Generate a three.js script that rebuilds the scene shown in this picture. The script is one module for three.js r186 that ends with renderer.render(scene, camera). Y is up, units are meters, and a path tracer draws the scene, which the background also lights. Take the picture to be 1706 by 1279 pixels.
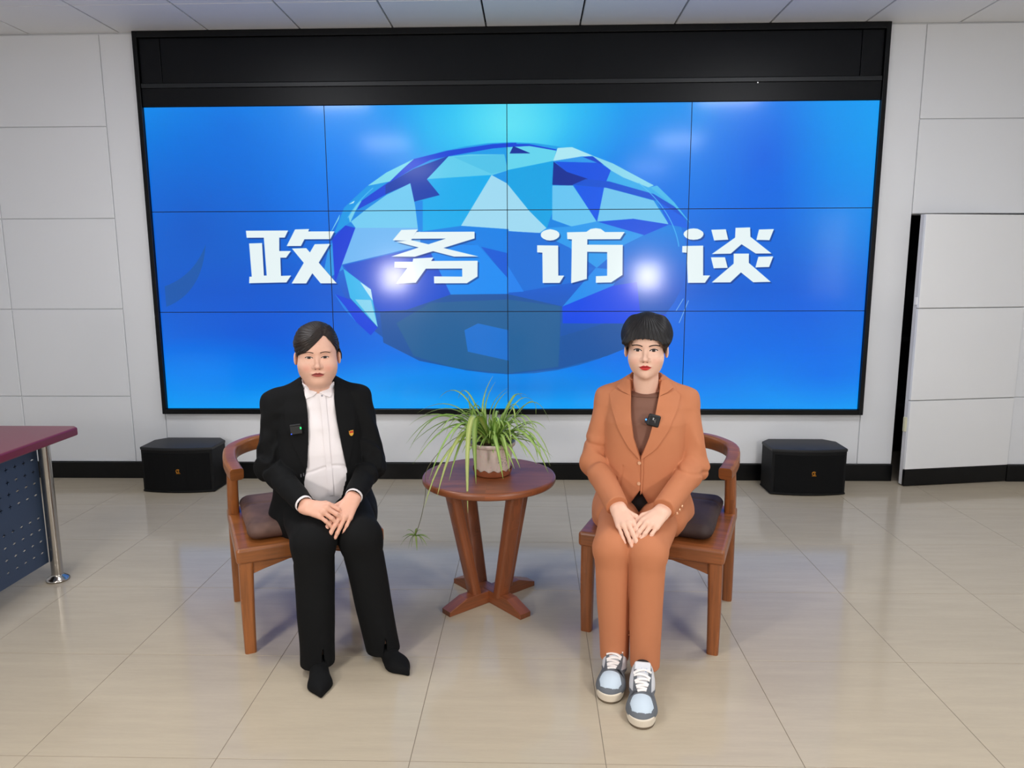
import * as THREE from 'three';
import { RoundedBoxGeometry } from 'three/addons/geometries/RoundedBoxGeometry.js';
import { mergeGeometries, toCreasedNormals } from 'three/addons/utils/BufferGeometryUtils.js';
import { RectAreaLightUniformsLib } from 'three/addons/lights/RectAreaLightUniformsLib.js';

// ---------- camera, sky, exposure ----------
const scene = new THREE.Scene();
const camera = new THREE.PerspectiveCamera(2 * Math.atan(639.5 / 1212.2) * 180 / Math.PI, 1706 / 1279, 0.05, 60);
camera.position.set(0.1635, 1.498, 5.026);
camera.rotation.set(-0.1605, 0.0273, -0.0039, 'YXZ');
scene.background = new THREE.Color(6.2, 6.8, 7.6);
const renderer = new THREE.WebGLRenderer({ antialias: true });
renderer.toneMapping = THREE.LinearToneMapping;
renderer.toneMappingExposure = 1.0;
renderer.shadowMap.enabled = true;
RectAreaLightUniformsLib.init();
const CEILING_LAMP = 26.5, STUDIO_LAMP = 84;     // radiance of the ceiling panels and of the two studio lamps

// ---------- helpers ----------
let seed = 20240607;
const rnd = () => { seed = (seed * 1664525 + 1013904223) >>> 0; return seed / 4294967296; };
const rr = (a, b) => a + (b - a) * rnd();
const V = (x, y, z) => new THREE.Vector3(x, y, z);
const clamp = (x, a, b) => Math.min(b, Math.max(a, x));
const mix = (a, b, t) => a + (b - a) * t;
const sstep = (a, b, x) => { const t = clamp((x - a) / (b - a), 0, 1); return t * t * (3 - 2 * t); };
function hash3(i, j, k) { let h = (i * 374761393 + j * 668265263 + k * 2147483647) | 0; h = Math.imul(h ^ (h >>> 13), 1274126177); return ((h ^ (h >>> 16)) >>> 0) / 4294967296; }
function noise3(x, y, z) {
  const i = Math.floor(x), j = Math.floor(y), k = Math.floor(z); let u = x - i, v = y - j, w = z - k;
  u = u * u * (3 - 2 * u); v = v * v * (3 - 2 * v); w = w * w * (3 - 2 * w);
  const L = (a, b, t) => a + (b - a) * t;
  return L(L(L(hash3(i, j, k), hash3(i + 1, j, k), u), L(hash3(i, j + 1, k), hash3(i + 1, j + 1, k), u), v), L(L(hash3(i, j, k + 1), hash3(i + 1, j, k + 1), u), L(hash3(i, j + 1, k + 1), hash3(i + 1, j + 1, k + 1), u), v), w);
}
function canvas(w, h, draw) { const c = document.createElement('canvas'); c.width = w; c.height = h; draw(c.getContext('2d'), w, h); return c; }
function ctex(c, srgb = true, rx = 1, ry = 1) {
  const t = new THREE.CanvasTexture(c); if (srgb) t.colorSpace = THREE.SRGBColorSpace;
  t.wrapS = t.wrapT = THREE.RepeatWrapping; t.repeat.set(rx, ry); t.magFilter = THREE.LinearFilter; t.anisotropy = 8; return t;
}
const std = (o) => new THREE.MeshStandardMaterial(o), phys = (o) => new THREE.MeshPhysicalMaterial(o);
const taken = new Map();
function numbered(n) { const k = taken.get(n) || 0; taken.set(n, k + 1); return k ? n + '_' + String(k).padStart(3, '0') : n; }
function put(name, geo, m, parent) { const o = new THREE.Mesh(geo, m); o.name = name; o.castShadow = o.receiveShadow = true; parent.add(o); return o; }
function thing(name, label, category, pos = [0, 0, 0], turn = 0, group) {
  const o = new THREE.Group(); o.name = numbered(name); o.position.set(...pos); o.rotation.y = turn;
  o.userData = { label, category }; if (group) o.userData.group = group; scene.add(o); return o;
}
function single(name, geo, m, label, category, pos, turn = 0, group) {
  const o = put(numbered(name), geo, m, scene); o.userData = { label, category }; if (group) o.userData.group = group;
  if (pos) o.position.set(...pos); o.rotation.y = turn; return o;
}
function struct(name, label, category) { const o = new THREE.Group(); o.name = name; o.userData = { kind: 'structure', label, category }; scene.add(o); return o; }
const T = (g, x = 0, y = 0, z = 0) => g.translate(x, y, z);
const box = (w, h, d, x = 0, y = 0, z = 0) => T(new THREE.BoxGeometry(w, h, d), x, y, z);
const rbox = (w, h, d, r, x = 0, y = 0, z = 0) => T(new RoundedBoxGeometry(w, h, d, 2, r), x, y, z);
const flat = (g) => { const n = g.index ? g.toNonIndexed() : g; for (const k of Object.keys(n.attributes)) if (!['position', 'normal', 'uv'].includes(k)) n.deleteAttribute(k); return n; };
const merge = (...gs) => mergeGeometries(gs.map(flat));
// uv in metres, by the side each face looks to; grain = axis along which u runs
function uvMetres(g, grain = 'x', s = 1) {
  g = flat(g); const p = g.attributes.position, n = g.attributes.normal, uv = new Float32Array(p.count * 2), gi = 'xyz'.indexOf(grain);
  for (let i = 0; i < p.count; i++) {
    const N = [n.getX(i), n.getY(i), n.getZ(i)].map(Math.abs), P = [p.getX(i), p.getY(i), p.getZ(i)];
    const d = N.indexOf(Math.max(...N)); let a, b; const rest = [0, 1, 2].filter((k) => k !== d);
    if (rest[0] === gi) [a, b] = rest; else if (rest[1] === gi) [b, a] = rest; else [a, b] = rest;
    uv[i * 2] = P[a] * s; uv[i * 2 + 1] = P[b] * s + d * 0.37;
  }
  g.setAttribute('uv', new THREE.BufferAttribute(uv, 2)); return g;
}
// rounded rectangle swept along points; each point [x, y, z, width, height]
function sweep(pts, up = V(0, 1, 0), seg = 6, closed = false) {
  const prof = []; const R = 0.22;
  for (let c = 0; c < 4; c++) for (let k = 0; k <= 3; k++) {
    const a = Math.PI / 2 * (c + k / 3), cx = [1, -1, -1, 1][c] * (0.5 - R), cy = [1, 1, -1, -1][c] * (0.5 - R);
    prof.push([cx + R * Math.cos(a), cy + R * Math.sin(a)]);
  }
  const curve = new THREE.CatmullRomCurve3(pts.map((p) => V(p[0], p[1], p[2]))), n = (pts.length - 1) * seg, m = prof.length;
  const pos = [], idx = [];
  for (let i = 0; i <= n; i++) {
    const t = i / n, c = curve.getPoint(t), d = curve.getTangent(t), side = V().crossVectors(d, up).normalize(), u2 = V().crossVectors(side, d).normalize();
    const f = t * (pts.length - 1), a = Math.min(pts.length - 2, Math.floor(f)), w = mix(pts[a][3], pts[a + 1][3], f - a), h = mix(pts[a][4], pts[a + 1][4], f - a);
    for (const [px, py] of prof) { const q = c.clone().addScaledVector(side, px * w).addScaledVector(u2, py * h); pos.push(q.x, q.y, q.z); }
  }
  for (let i = 0; i < n; i++) for (let j = 0; j < m; j++) { const a = i * m + j, b = i * m + (j + 1) % m; idx.push(a, a + m, b, b, a + m, b + m); }
  for (const e of [0, n]) { const c = pos.length / 3; let s = [0, 0, 0]; for (let j = 0; j < m; j++) for (let k = 0; k < 3; k++) s[k] += pos[(e * m + j) * 3 + k] / m; pos.push(...s); for (let j = 0; j < m; j++) { const a = e * m + j, b = e * m + (j + 1) % m; e ? idx.push(c, b, a) : idx.push(c, a, b); } }
  const g = new THREE.BufferGeometry(); g.setAttribute('position', new THREE.Float32BufferAttribute(pos, 3)); g.setIndex(idx.reverse()); 
  return toCreasedNormals(fixWinding(g), 0.7);
}
// turn a closed mesh right side out
function fixWinding(g) {
  const p = g.attributes.position, I = g.index.array; let v = 0; const a = V(), b = V(), c = V();
  for (let i = 0; i < I.length; i += 3) { a.fromBufferAttribute(p, I[i]); b.fromBufferAttribute(p, I[i + 1]); c.fromBufferAttribute(p, I[i + 2]); v += a.dot(b.clone().cross(c)); }
  if (v < 0) { const J = Array.from(I); for (let i = 0; i < J.length; i += 3) [J[i + 1], J[i + 2]] = [J[i + 2], J[i + 1]]; g.setIndex(J); }
  if (!g.attributes.uv) g.setAttribute('uv', new THREE.Float32BufferAttribute(new Float32Array(p.count * 2), 2));
  return g;
}
const lathe = (pts, seg = 48, byHeight = false) => { const g = new THREE.LatheGeometry(pts.map(([r, y]) => new THREE.Vector2(r, y)), seg), p = g.attributes.position, uv = g.attributes.uv; if (byHeight) for (let i = 0; i < p.count; i++) uv.setY(i, p.getY(i) / 0.152); return g; };
function extrude(pts, depth, bevel = 0.003, holes = []) {
  const s = new THREE.Shape(pts.map(([x, y]) => new THREE.Vector2(x, y)));
  for (const h of holes) s.holes.push(new THREE.Path(h.map(([x, y]) => new THREE.Vector2(x, y))));
  return new THREE.ExtrudeGeometry(s, { depth, bevelEnabled: bevel > 0, bevelThickness: bevel, bevelSize: bevel, bevelOffset: -bevel, bevelSegments: 2, curveSegments: 6 });
}

// ---------- signed distance toolkit for bodies and cloth ----------
const smin = (a, b, k) => { const h = Math.max(k - Math.abs(a - b), 0) / k; return Math.min(a, b) - h * h * k * 0.25; };
const smax = (a, b, k) => -smin(-a, -b, k);
const rc = ([ax, ay, az], [bx, by, bz], r1, r2) => {           // tapered capsule
  const dx = bx - ax, dy = by - ay, dz = bz - az, L = dx * dx + dy * dy + dz * dz;
  return (x, y, z) => { const px = x - ax, py = y - ay, pz = z - az, t = clamp((px * dx + py * dy + pz * dz) / L, 0, 1); return Math.hypot(px - dx * t, py - dy * t, pz - dz * t) - r1 - (r2 - r1) * t; };
};
const el = ([cx, cy, cz], rx, ry, rz) => (x, y, z) => {         // ellipsoid
  const a = (x - cx) / rx, b = (y - cy) / ry, c = (z - cz) / rz, k0 = Math.sqrt(a * a + b * b + c * c);
  if (k0 < 1e-5) return -Math.min(rx, ry, rz);
  const k1 = Math.sqrt(a * a / (rx * rx) + b * b / (ry * ry) + c * c / (rz * rz)); return k0 * (k0 - 1) / k1;
};
const join = (k, ...f) => (x, y, z) => { let d = f[0](x, y, z); for (let i = 1; i < f.length; i++) d = smin(d, f[i](x, y, z), k); return d; };
function stack(rows) {                                          // trunk from cross-sections [y, cx, cz, rx, rz]
  const at = (y, k) => { if (y <= rows[0][0]) return rows[0][k]; for (let i = 0; i < rows.length - 1; i++) if (y <= rows[i + 1][0]) { const t = (y - rows[i][0]) / (rows[i + 1][0] - rows[i][0]); const s = t * t * (3 - 2 * t) * 0.5 + t * 0.5; return mix(rows[i][k], rows[i + 1][k], s); } return rows[rows.length - 1][k]; };
  const y0 = rows[0][0], y1 = rows[rows.length - 1][0];
  return (x, y, z) => {
    const rx = at(y, 3), rz = at(y, 4), a = Math.abs(x - at(y, 1)) / rx, b = Math.abs(z - at(y, 2)) / rz;
    const d = (Math.pow(Math.pow(a, 2.4) + Math.pow(b, 2.4), 1 / 2.4) - 1) * Math.min(rx, rz) * 0.92; return smax(d, Math.max(y0 - y, y - y1), 0.012);
  };
}
function poly2(P) {                                             // signed distance to a polygon, inside negative
  return (x, y) => {
    let d = 1e9, s = 1;
    for (let i = 0, j = P.length - 1; i < P.length; j = i++) {
      const ex = P[j][0] - P[i][0], ey = P[j][1] - P[i][1], wx = x - P[i][0], wy = y - P[i][1], t = clamp((wx * ex + wy * ey) / (ex * ex + ey * ey), 0, 1);
      const bx = wx - ex * t, by = wy - ey * t; d = Math.min(d, bx * bx + by * by);
      const c1 = y >= P[i][1], c2 = y < P[j][1], c3 = ex * wy > ey * wx; if ((c1 && c2 && c3) || (!c1 && !c2 && !c3)) s = -s;
    }
    return s * Math.sqrt(d);
  };
}
function mesher(f, lo, hi, h, color) {                          // surface nets
  const N = [0, 1, 2].map((k) => Math.ceil((hi[k] - lo[k]) / h) + 1), [nx, ny, nz] = N, val = new Float32Array(nx * ny * nz), B = 6, id = (i, j, k) => (k * ny + j) * nx + i;
  for (let bk = 0; bk < nz; bk += B) for (let bj = 0; bj < ny; bj += B) for (let bi = 0; bi < nx; bi += B) {
    const d = f(lo[0] + (bi + B / 2) * h, lo[1] + (bj + B / 2) * h, lo[2] + (bk + B / 2) * h), far = Math.abs(d) > B * h * 0.87 * 1.7 + 0.006;
    for (let k = bk; k < Math.min(bk + B, nz); k++) for (let j = bj; j < Math.min(bj + B, ny); j++) for (let i = bi; i < Math.min(bi + B, nx); i++) val[id(i, j, k)] = far ? d : f(lo[0] + i * h, lo[1] + j * h, lo[2] + k * h);
  }
  const vid = new Int32Array(nx * ny * nz).fill(-1), pos = [], idx = [];
  const C = [[0, 0, 0], [1, 0, 0], [0, 1, 0], [1, 1, 0], [0, 0, 1], [1, 0, 1], [0, 1, 1], [1, 1, 1]], E = [[0, 1], [2, 3], [4, 5], [6, 7], [0, 2], [1, 3], [4, 6], [5, 7], [0, 4], [1, 5], [2, 6], [3, 7]], cv = new Float32Array(8);
  for (let k = 0; k < nz - 1; k++) for (let j = 0; j < ny - 1; j++) for (let i = 0; i < nx - 1; i++) {
    let m = 0; for (let c = 0; c < 8; c++) { cv[c] = val[id(i + C[c][0], j + C[c][1], k + C[c][2])]; if (cv[c] < 0) m |= 1 << c; }
    if (m === 0 || m === 255) continue;
    let sx = 0, sy = 0, sz = 0, n = 0;
    for (const [a, b] of E) if ((cv[a] < 0) !== (cv[b] < 0)) { const t = cv[a] / (cv[a] - cv[b]); sx += mix(C[a][0], C[b][0], t); sy += mix(C[a][1], C[b][1], t); sz += mix(C[a][2], C[b][2], t); n++; }
    vid[id(i, j, k)] = pos.length / 3; pos.push(lo[0] + (i + sx / n) * h, lo[1] + (j + sy / n) * h, lo[2] + (k + sz / n) * h);
  }
  const quad = (a, b, c, d, flip) => { if (a < 0 || b < 0 || c < 0 || d < 0) return; flip ? idx.push(a, c, b, a, d, c) : idx.push(a, b, c, a, c, d); };
  for (let k = 1; k < nz - 1; k++) for (let j = 1; j < ny - 1; j++) for (let i = 1; i < nx - 1; i++) {
    const s = val[id(i, j, k)] < 0;
    if (s !== val[id(i + 1, j, k)] < 0) quad(vid[id(i, j - 1, k - 1)], vid[id(i, j, k - 1)], vid[id(i, j, k)], vid[id(i, j - 1, k)], !s);
    if (s !== val[id(i, j + 1, k)] < 0) quad(vid[id(i - 1, j, k - 1)], vid[id(i - 1, j, k)], vid[id(i, j, k)], vid[id(i, j, k - 1)], !s);
    if (s !== val[id(i, j, k + 1)] < 0) quad(vid[id(i - 1, j - 1, k)], vid[id(i, j - 1, k)], vid[id(i, j, k)], vid[id(i - 1, j, k)], !s);
  }
  const nv = pos.length / 3, nor = new Float32Array(nv * 3), uv = new Float32Array(nv * 2), e = h * 0.6, col = color ? new Float32Array(nv * 3) : null;
  for (let v = 0; v < nv; v++) {
    const x = pos[v * 3], y = pos[v * 3 + 1], z = pos[v * 3 + 2];
    let gx = f(x + e, y, z) - f(x - e, y, z), gy = f(x, y + e, z) - f(x, y - e, z), gz = f(x, y, z + e) - f(x, y, z - e); const l = Math.hypot(gx, gy, gz) || 1;
    nor[v * 3] = gx / l; nor[v * 3 + 1] = gy / l; nor[v * 3 + 2] = gz / l; uv[v * 2] = x; uv[v * 2 + 1] = y;
    if (col) { const c = color(x, y, z); col[v * 3] = c[0]; col[v * 3 + 1] = c[1]; col[v * 3 + 2] = c[2]; }
  }
  const g = new THREE.BufferGeometry(); g.setAttribute('position', new THREE.Float32BufferAttribute(pos, 3)); g.setAttribute('normal', new THREE.BufferAttribute(nor, 3)); g.setAttribute('uv', new THREE.BufferAttribute(uv, 2));
  if (col) g.setAttribute('color', new THREE.BufferAttribute(col, 3)); g.setIndex(idx); return g;
}
// a thin cloth piece between two outlines, laid on a surface; axis = direction from which it is laid on
function along(P, t) { const L = [0]; for (let i = 1; i < P.length; i++) L.push(L[i - 1] + Math.hypot(P[i][0] - P[i - 1][0], P[i][1] - P[i - 1][1])); const s = t * L[L.length - 1]; let i = 1; while (i < P.length - 1 && L[i] < s) i++; const u = (s - L[i - 1]) / (L[i] - L[i - 1] || 1); return [mix(P[i - 1][0], P[i][0], u), mix(P[i - 1][1], P[i][1], u)]; }
function drape(f, A, B, nu, nv, off, thick, axis = 'z', from = 0.7) {
  const top = [], bot = [], idx = [], e = 0.002;
  for (let i = 0; i <= nu; i++) for (let j = 0; j <= nv; j++) {
    const a = along(A, i / nu), b = along(B, i / nu), u = mix(a[0], b[0], j / nv), v = mix(a[1], b[1], j / nv); let w = from;
    const F = axis === 'z' ? (w) => f(u, v, w) : (w) => f(u, w, v);
    for (let s = 0; s < 80 && w > -0.05; s++) { const d = F(w); if (d < 0.0004) break; w -= clamp(d * 0.7, 0.0003, 0.05); }
    const p = axis === 'z' ? [u, v, w] : [u, w, v];
    const g = [f(p[0] + e, p[1], p[2]) - f(p[0] - e, p[1], p[2]), f(p[0], p[1] + e, p[2]) - f(p[0], p[1] - e, p[2]), f(p[0], p[1], p[2] + e) - f(p[0], p[1], p[2] - e)], l = Math.hypot(...g) || 1;
    top.push(p.map((c, k) => c + g[k] / l * (off + thick))); bot.push(p.map((c, k) => c + g[k] / l * off));
  }
  const m = nv + 1, n = (nu + 1) * m, pos = [...top.flat(), ...bot.flat()];
  for (let i = 0; i < nu; i++) for (let j = 0; j < nv; j++) { const a = i * m + j; idx.push(a, a + m, a + 1, a + 1, a + m, a + m + 1, n + a, n + a + 1, n + a + m, n + a + 1, n + a + m + 1, n + a + m); }
  const edge = (a, b) => idx.push(a, b, n + a, b, n + b, n + a);
  for (let i = 0; i < nu; i++) { edge((i + 1) * m, i * m); edge(i * m + nv, (i + 1) * m + nv); }
  for (let j = 0; j < nv; j++) { edge(j, j + 1); edge(nu * m + j + 1, nu * m + j); }
  const g = new THREE.BufferGeometry(); g.setAttribute('position', new THREE.Float32BufferAttribute(pos, 3)); g.setIndex(idx);
  // right side out: the first face must look towards the laying direction
  const q = V(...top[0]), r = V(...top[m]), s = V(...top[1]), nrm = r.sub(q).cross(s.sub(q)); if ((axis === 'z' ? nrm.z : nrm.y) < 0) { const J = idx.slice(); for (let i = 0; i < J.length; i += 3) [J[i + 1], J[i + 2]] = [J[i + 2], J[i + 1]]; g.setIndex(J); }
  g.setAttribute('uv', new THREE.Float32BufferAttribute(new Float32Array(pos.length / 3 * 2), 2));
  return toCreasedNormals(g, 0.8);
}

// ---------- traced picture of the video wall, in texture pixels ----------
const FACETS=[["#1a63dc",[1538,425,1535,468,1524,510,1504,551,1476,590,1440,627,1397,660,1347,689,1292,714,1231,733,1168,748,1101,757,1033,760,966,757,899,748,835,733,774,713,718,688,668,659,624,625,587,588,559,549,539,507,528,464,525,421,531,378,546,336,569,296,600,258,638,224,682,193,732,166,787,143,846,125,908,113,971,105,1036,103,1101,106,1164,115,1225,128,1283,147,1337,170,1386,198,1429,229,1466,264,1496,301,1518,341,1532,383]],
["#1c5aa8",[649,560,858,526,1026,526,1181,561,1176,649,1407,581,1486,611,1452,650,1313,706,1172,744,1021,760,905,749,763,720,658,666]],
["#24659f",[698,609,799,550,1026,541,1176,561,1176,649,1172,738,1021,758,870,742,746,706]],
["#1e77d8",[897,630,937,610,1026,630,1027,720,906,693]],
["#2a9cf0",[483,490,549,452,544,437,528,365,507,393]],
["#0a46e0",[576,317,594,285,680,242,679,217,759,171,808,149,859,139,984,119,1050,114,1050,105,984,108,856,125,760,147,691,207,608,260]],
["#7fe0f5",[629,218,682,183,760,147,727,174,691,207]],
["#0f9ef0",[526,352,558,279,579,260,626,220,684,209,608,260,576,317]],
["#7ad8f6",[573,320,591,285,608,260,594,270,570,304]],
["#bdf2ff",[573,269,588,260,585,266]],
["#83dcf8",[514,352,544,299,541,310]],
["#083fb4",[678,242,679,217,759,174,824,151,859,139,797,202,833,246,759,264,749,213]],
["#76d3fb",[576,318,620,285,680,245,749,213,763,286,769,350,589,336]],
["#74bffc",[585,336,774,337,773,387,544,439]],
["#0a3fe0",[559,329,587,336,544,439,522,491,520,365]],
["#62d4f6",[859,141,920,135,1016,136,1025,179,980,192,797,202]],
["#52caf2",[875,142,1016,136,1025,179,980,188]],
["#08b2f6",[797,202,980,192,892,331,778,346,760,264,833,246]],
["#0a8ff2",[761,264,783,261,781,346,769,346]],
["#a5e2fb",[980,192,892,331,1028,341,1024,346,1116,353,1136,339,1025,216]],
["#0b86f0",[893,334,1027,343,1026,478,939,386,851,366]],
["#0a5fe0",[949,391,1027,410,1026,483]],
["#1591fb",[797,385,939,386,1024,480,1026,524,858,526,834,492]],
["#0f52d8",[549,442,773,392,797,395,858,526,729,570,649,575]],
["#35bdf6",[549,452,626,511,630,540,642,619,565,535]],
["#c5eefc",[597,491,626,511,630,542]],
["#8adcf8",[625,542,642,619,580,540]],
["#0a46e6",[521,525,565,540,642,622,621,644,568,594]],
["#1a86f0",[521,525,549,560,578,604,544,564]],
["#0a46e0",[1016,107,1087,109,1163,124,1159,128,1087,115,1016,114]],
["#67dcf7",[1025,117,1087,114,1161,127,1154,154,1025,179]],
["#0832a0",[1042,114,1088,133,1032,133]],
["#0aa9ee",[1154,155,1152,294,1136,339,1087,291,1025,216,1025,179]],
["#b2effc",[1166,120,1206,118,1263,141,1235,143,1154,154]],
["#2c9ef4",[1154,156,1235,143,1283,162,1178,159]],
["#0a55ec",[1159,157,1283,161,1316,181,1303,214,1245,204,1192,185]],
["#0a2f9c",[1155,157,1192,185,1250,204,1207,222,1152,219]],
["#0a49d8",[1237,144,1268,144,1302,167,1283,162]],
["#6accfb",[1152,222,1209,222,1278,321,1208,335,1152,315]],
["#0a5cf2",[1212,222,1298,227,1278,321]],
["#74cdf8",[1298,227,1437,265,1482,331,1381,314,1280,321]],
["#39b4f5",[1316,181,1427,228,1500,284,1437,247,1303,213]],
["#0c56dd",[1209,220,1245,205,1312,212,1437,247,1500,284,1532,322,1447,265,1303,228]],
["#0a66ee",[1447,265,1525,313,1535,341,1482,331]],
["#8fdff6",[1263,141,1321,163,1436,223,1422,228,1350,200,1316,181]],
["#4cc0f4",[1427,228,1446,224,1495,270,1542,327,1500,284]],
["#0a55e8",[1280,323,1381,315,1482,331,1413,360]],
["#2aa0f6",[1116,353,1136,339,1208,335,1278,322,1411,360,1354,388,1280,451,1204,396]],
["#1574e2",[1024,348,1116,353,1204,396,1209,449,1277,451,1210,493,1068,517,1024,463]],
["#1d86f6",[1024,444,1070,518,1023,521]],
["#1f93f6",[1277,452,1350,459,1327,503,1183,562]],
["#0a4df0",[1183,562,1327,503,1395,493,1407,581,1485,586,1422,611,1184,610]]];
const GLYPHS=[[270,342,393,342,382,362,366,362,364,400,398,400,383,419,366,419,365,471,395,470,380,490,270,492,272,473,279,473,277,378,315,377,315,470,323,470,321,362,271,362],[413,339,454,338,451,345,527,345,514,367,439,367,428,386,386,386],[401,393,443,392,527,493,480,493],[468,381,513,380,438,493,395,493],[720,342,767,341,746,373,694,371],[763,348,930,348,930,367,749,367],[866,361,930,367,757,418,688,417],[704,375,749,371,941,418,870,418],[750,432,752,423,811,420,804,430,938,430,937,475,906,494,811,494,811,474,893,475,893,452,788,452,758,492,701,494,734,450,697,448,698,432],[1109,387,1169,388,1170,473,1187,473,1174,494,1125,494,1124,408,1109,407],[1194,351,1249,350,1261,342,1276,340,1290,342,1302,351,1358,351,1345,371,1252,371,1252,386,1353,387,1354,472,1322,493,1278,494,1278,475,1310,474,1309,407,1252,406,1252,483,1207,495,1208,371,1195,370],[1522,391,1581,390,1584,474,1604,474,1590,495,1541,495,1535,410,1522,409],[1602,346,1643,345,1651,374,1611,376],[1736,346,1778,345,1767,376,1730,375],[1670,341,1711,340,1713,366,1775,413,1730,413,1689,387,1660,413,1606,414,1670,368],[1604,423,1644,423,1653,453,1613,454],[1738,422,1780,421,1770,451,1731,452],[1668,413,1711,413,1712,439,1777,493,1727,494,1691,466,1662,494,1609,494,1669,441],[1173,358,1171,364,1165,369,1156,373,1146,374,1136,373,1127,369,1121,364,1119,358,1121,352,1127,347,1135,344,1146,342,1156,344,1165,347,1171,352],[1581,358,1579,364,1573,370,1564,373,1553,374,1542,373,1533,369,1527,364,1524,358,1526,352,1532,347,1541,343,1552,342,1563,343,1572,347,1579,352]];

// ---------- materials ----------
const M = {};
{
  const wood = (r, g, b, s) => ctex(canvas(512, 512, (c, w, h) => {
    const im = c.createImageData(w, h);
    for (let y = 0; y < h; y++) for (let x = 0; x < w; x++) {
      const n = noise3(x / 260 + s, y / 26, s) * 0.6 + noise3(x / 90, y / 7, s + 4) * 0.3 + noise3(x / 30, y / 2.2, s + 9) * 0.22, k = 0.80 + 0.36 * (n - 0.2), i = (y * w + x) * 4;
      im.data[i] = clamp(r * k, 0, 255); im.data[i + 1] = clamp(g * k, 0, 255); im.data[i + 2] = clamp(b * k, 0, 255); im.data[i + 3] = 255;
    }
    c.putImageData(im, 0, 0);
  }), true, 2, 2);
  M.chairWood = phys({ map: wood(156, 92, 44, 1), roughness: 0.36, clearcoat: 0.35, clearcoatRoughness: 0.2 });
  M.chairWoodDark = phys({ map: wood(146, 83, 40, 7), roughness: 0.42, clearcoat: 0.25, clearcoatRoughness: 0.25 });
  M.tableWood = phys({ map: wood(140, 78, 44, 3), roughness: 0.42, clearcoat: 0.25, clearcoatRoughness: 0.25 });
  const tile = (s) => canvas(512, 512, (c, w, h) => {
    const im = c.createImageData(w, h);
    for (let y = 0; y < h; y++) for (let x = 0; x < w; x++) {
      const n = noise3(x / 190 + s, y / 22, s) * 0.5 + noise3(x / 70, y / 6, s + 3) * 0.3 + noise3(x / 14, y / 3, s + 5) * 0.2, k = 0.97 + 0.055 * n, i = (y * w + x) * 4;
      im.data[i] = 183 * k; im.data[i + 1] = 171 * k; im.data[i + 2] = 150 * k; im.data[i + 3] = 255;
    }
    c.putImageData(im, 0, 0);
  });
  M.tiles = [1, 5, 9].map((s) => phys({ map: ctex(tile(s)), roughness: 0.11, specularIntensity: 0.45 }));
  M.grout = std({ color: '#7d7365', roughness: 0.9 });
  M.wall = std({ color: '#e9ebed', roughness: 0.62 });
  M.wallBack = std({ color: '#e9ebed', roughness: 0.7 });
  M.ceil = std({ color: '#e9e9e8', roughness: 0.55 });
  M.ceilGap = std({ color: '#39383a', roughness: 0.9 });
  M.base = phys({ color: '#040506', roughness: 0.33, specularIntensity: 0.6 });
  M.frame = phys({ color: '#030405', roughness: 0.35, specularIntensity: 0.6 });
  M.fascia = phys({ color: '#040609', roughness: 0.4, specularIntensity: 0.5 });
  M.bezel = std({ color: '#020304', roughness: 0.5 });
  M.dark = std({ color: '#15181b', roughness: 0.8 });
  M.white = std({ color: '#f2f3f3', roughness: 0.5 });
  M.edge = std({ color: '#d4d4d6', roughness: 0.45 });
  M.chrome = std({ color: '#b9b4ac', metalness: 1, roughness: 0.22 });
  M.maroon = std({ color: '#6a1a34', roughness: 0.3 });
  M.blueMetal = std({ color: '#3a4a62', roughness: 0.45, metalness: 0.15 });
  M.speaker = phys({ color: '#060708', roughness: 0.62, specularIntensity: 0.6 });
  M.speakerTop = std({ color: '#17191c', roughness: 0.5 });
  M.grille = phys({ color: '#040506', roughness: 0.85, specularIntensity: 0.5 });
  M.gold = std({ color: '#c8862c', metalness: 0.7, roughness: 0.35 });
  M.black = std({ color: '#0b0c0d', roughness: 0.6 });
  M.steel = std({ color: '#8a8c90', metalness: 0.8, roughness: 0.4 });
}

// ---------- floor: 0.6 m polished tiles ----------
const X0 = -4.5, X1 = 4.5, Z0 = 0, Z1 = 9, HC = 3.02;
{
  const floor = struct('floor', 'polished beige tile floor of the interview room', 'floor');
  put('grout_bed', box(X1 - X0 + 0.4, 0.1, Z1 - Z0 + 1.4, (X0 + X1) / 2, -0.0512, (Z0 + Z1) / 2 - 0.5), M.grout, floor);
  const g = (() => { const b = new RoundedBoxGeometry(0.598, 0.012, 0.598, 1, 0.001), p = b.attributes.position, uv = b.attributes.uv; for (let i = 0; i < p.count; i++) uv.setXY(i, p.getX(i) / 0.6 + 0.5, p.getZ(i) / 0.6 + 0.5); return b; })();
  const tx = 0.9904, tz = 2.4159;
  for (let i = -9; i <= 5; i++) for (let j = -4; j <= 10; j++) {
    const t = put('tile', g, M.tiles[Math.floor(rnd() * 3)], floor); t.position.set(tx + 0.6 * (i + 0.5), -0.006, tz + 0.6 * (j + 0.5)); if (rnd() < 0.5) t.rotation.y = Math.PI;
  }
}
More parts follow.
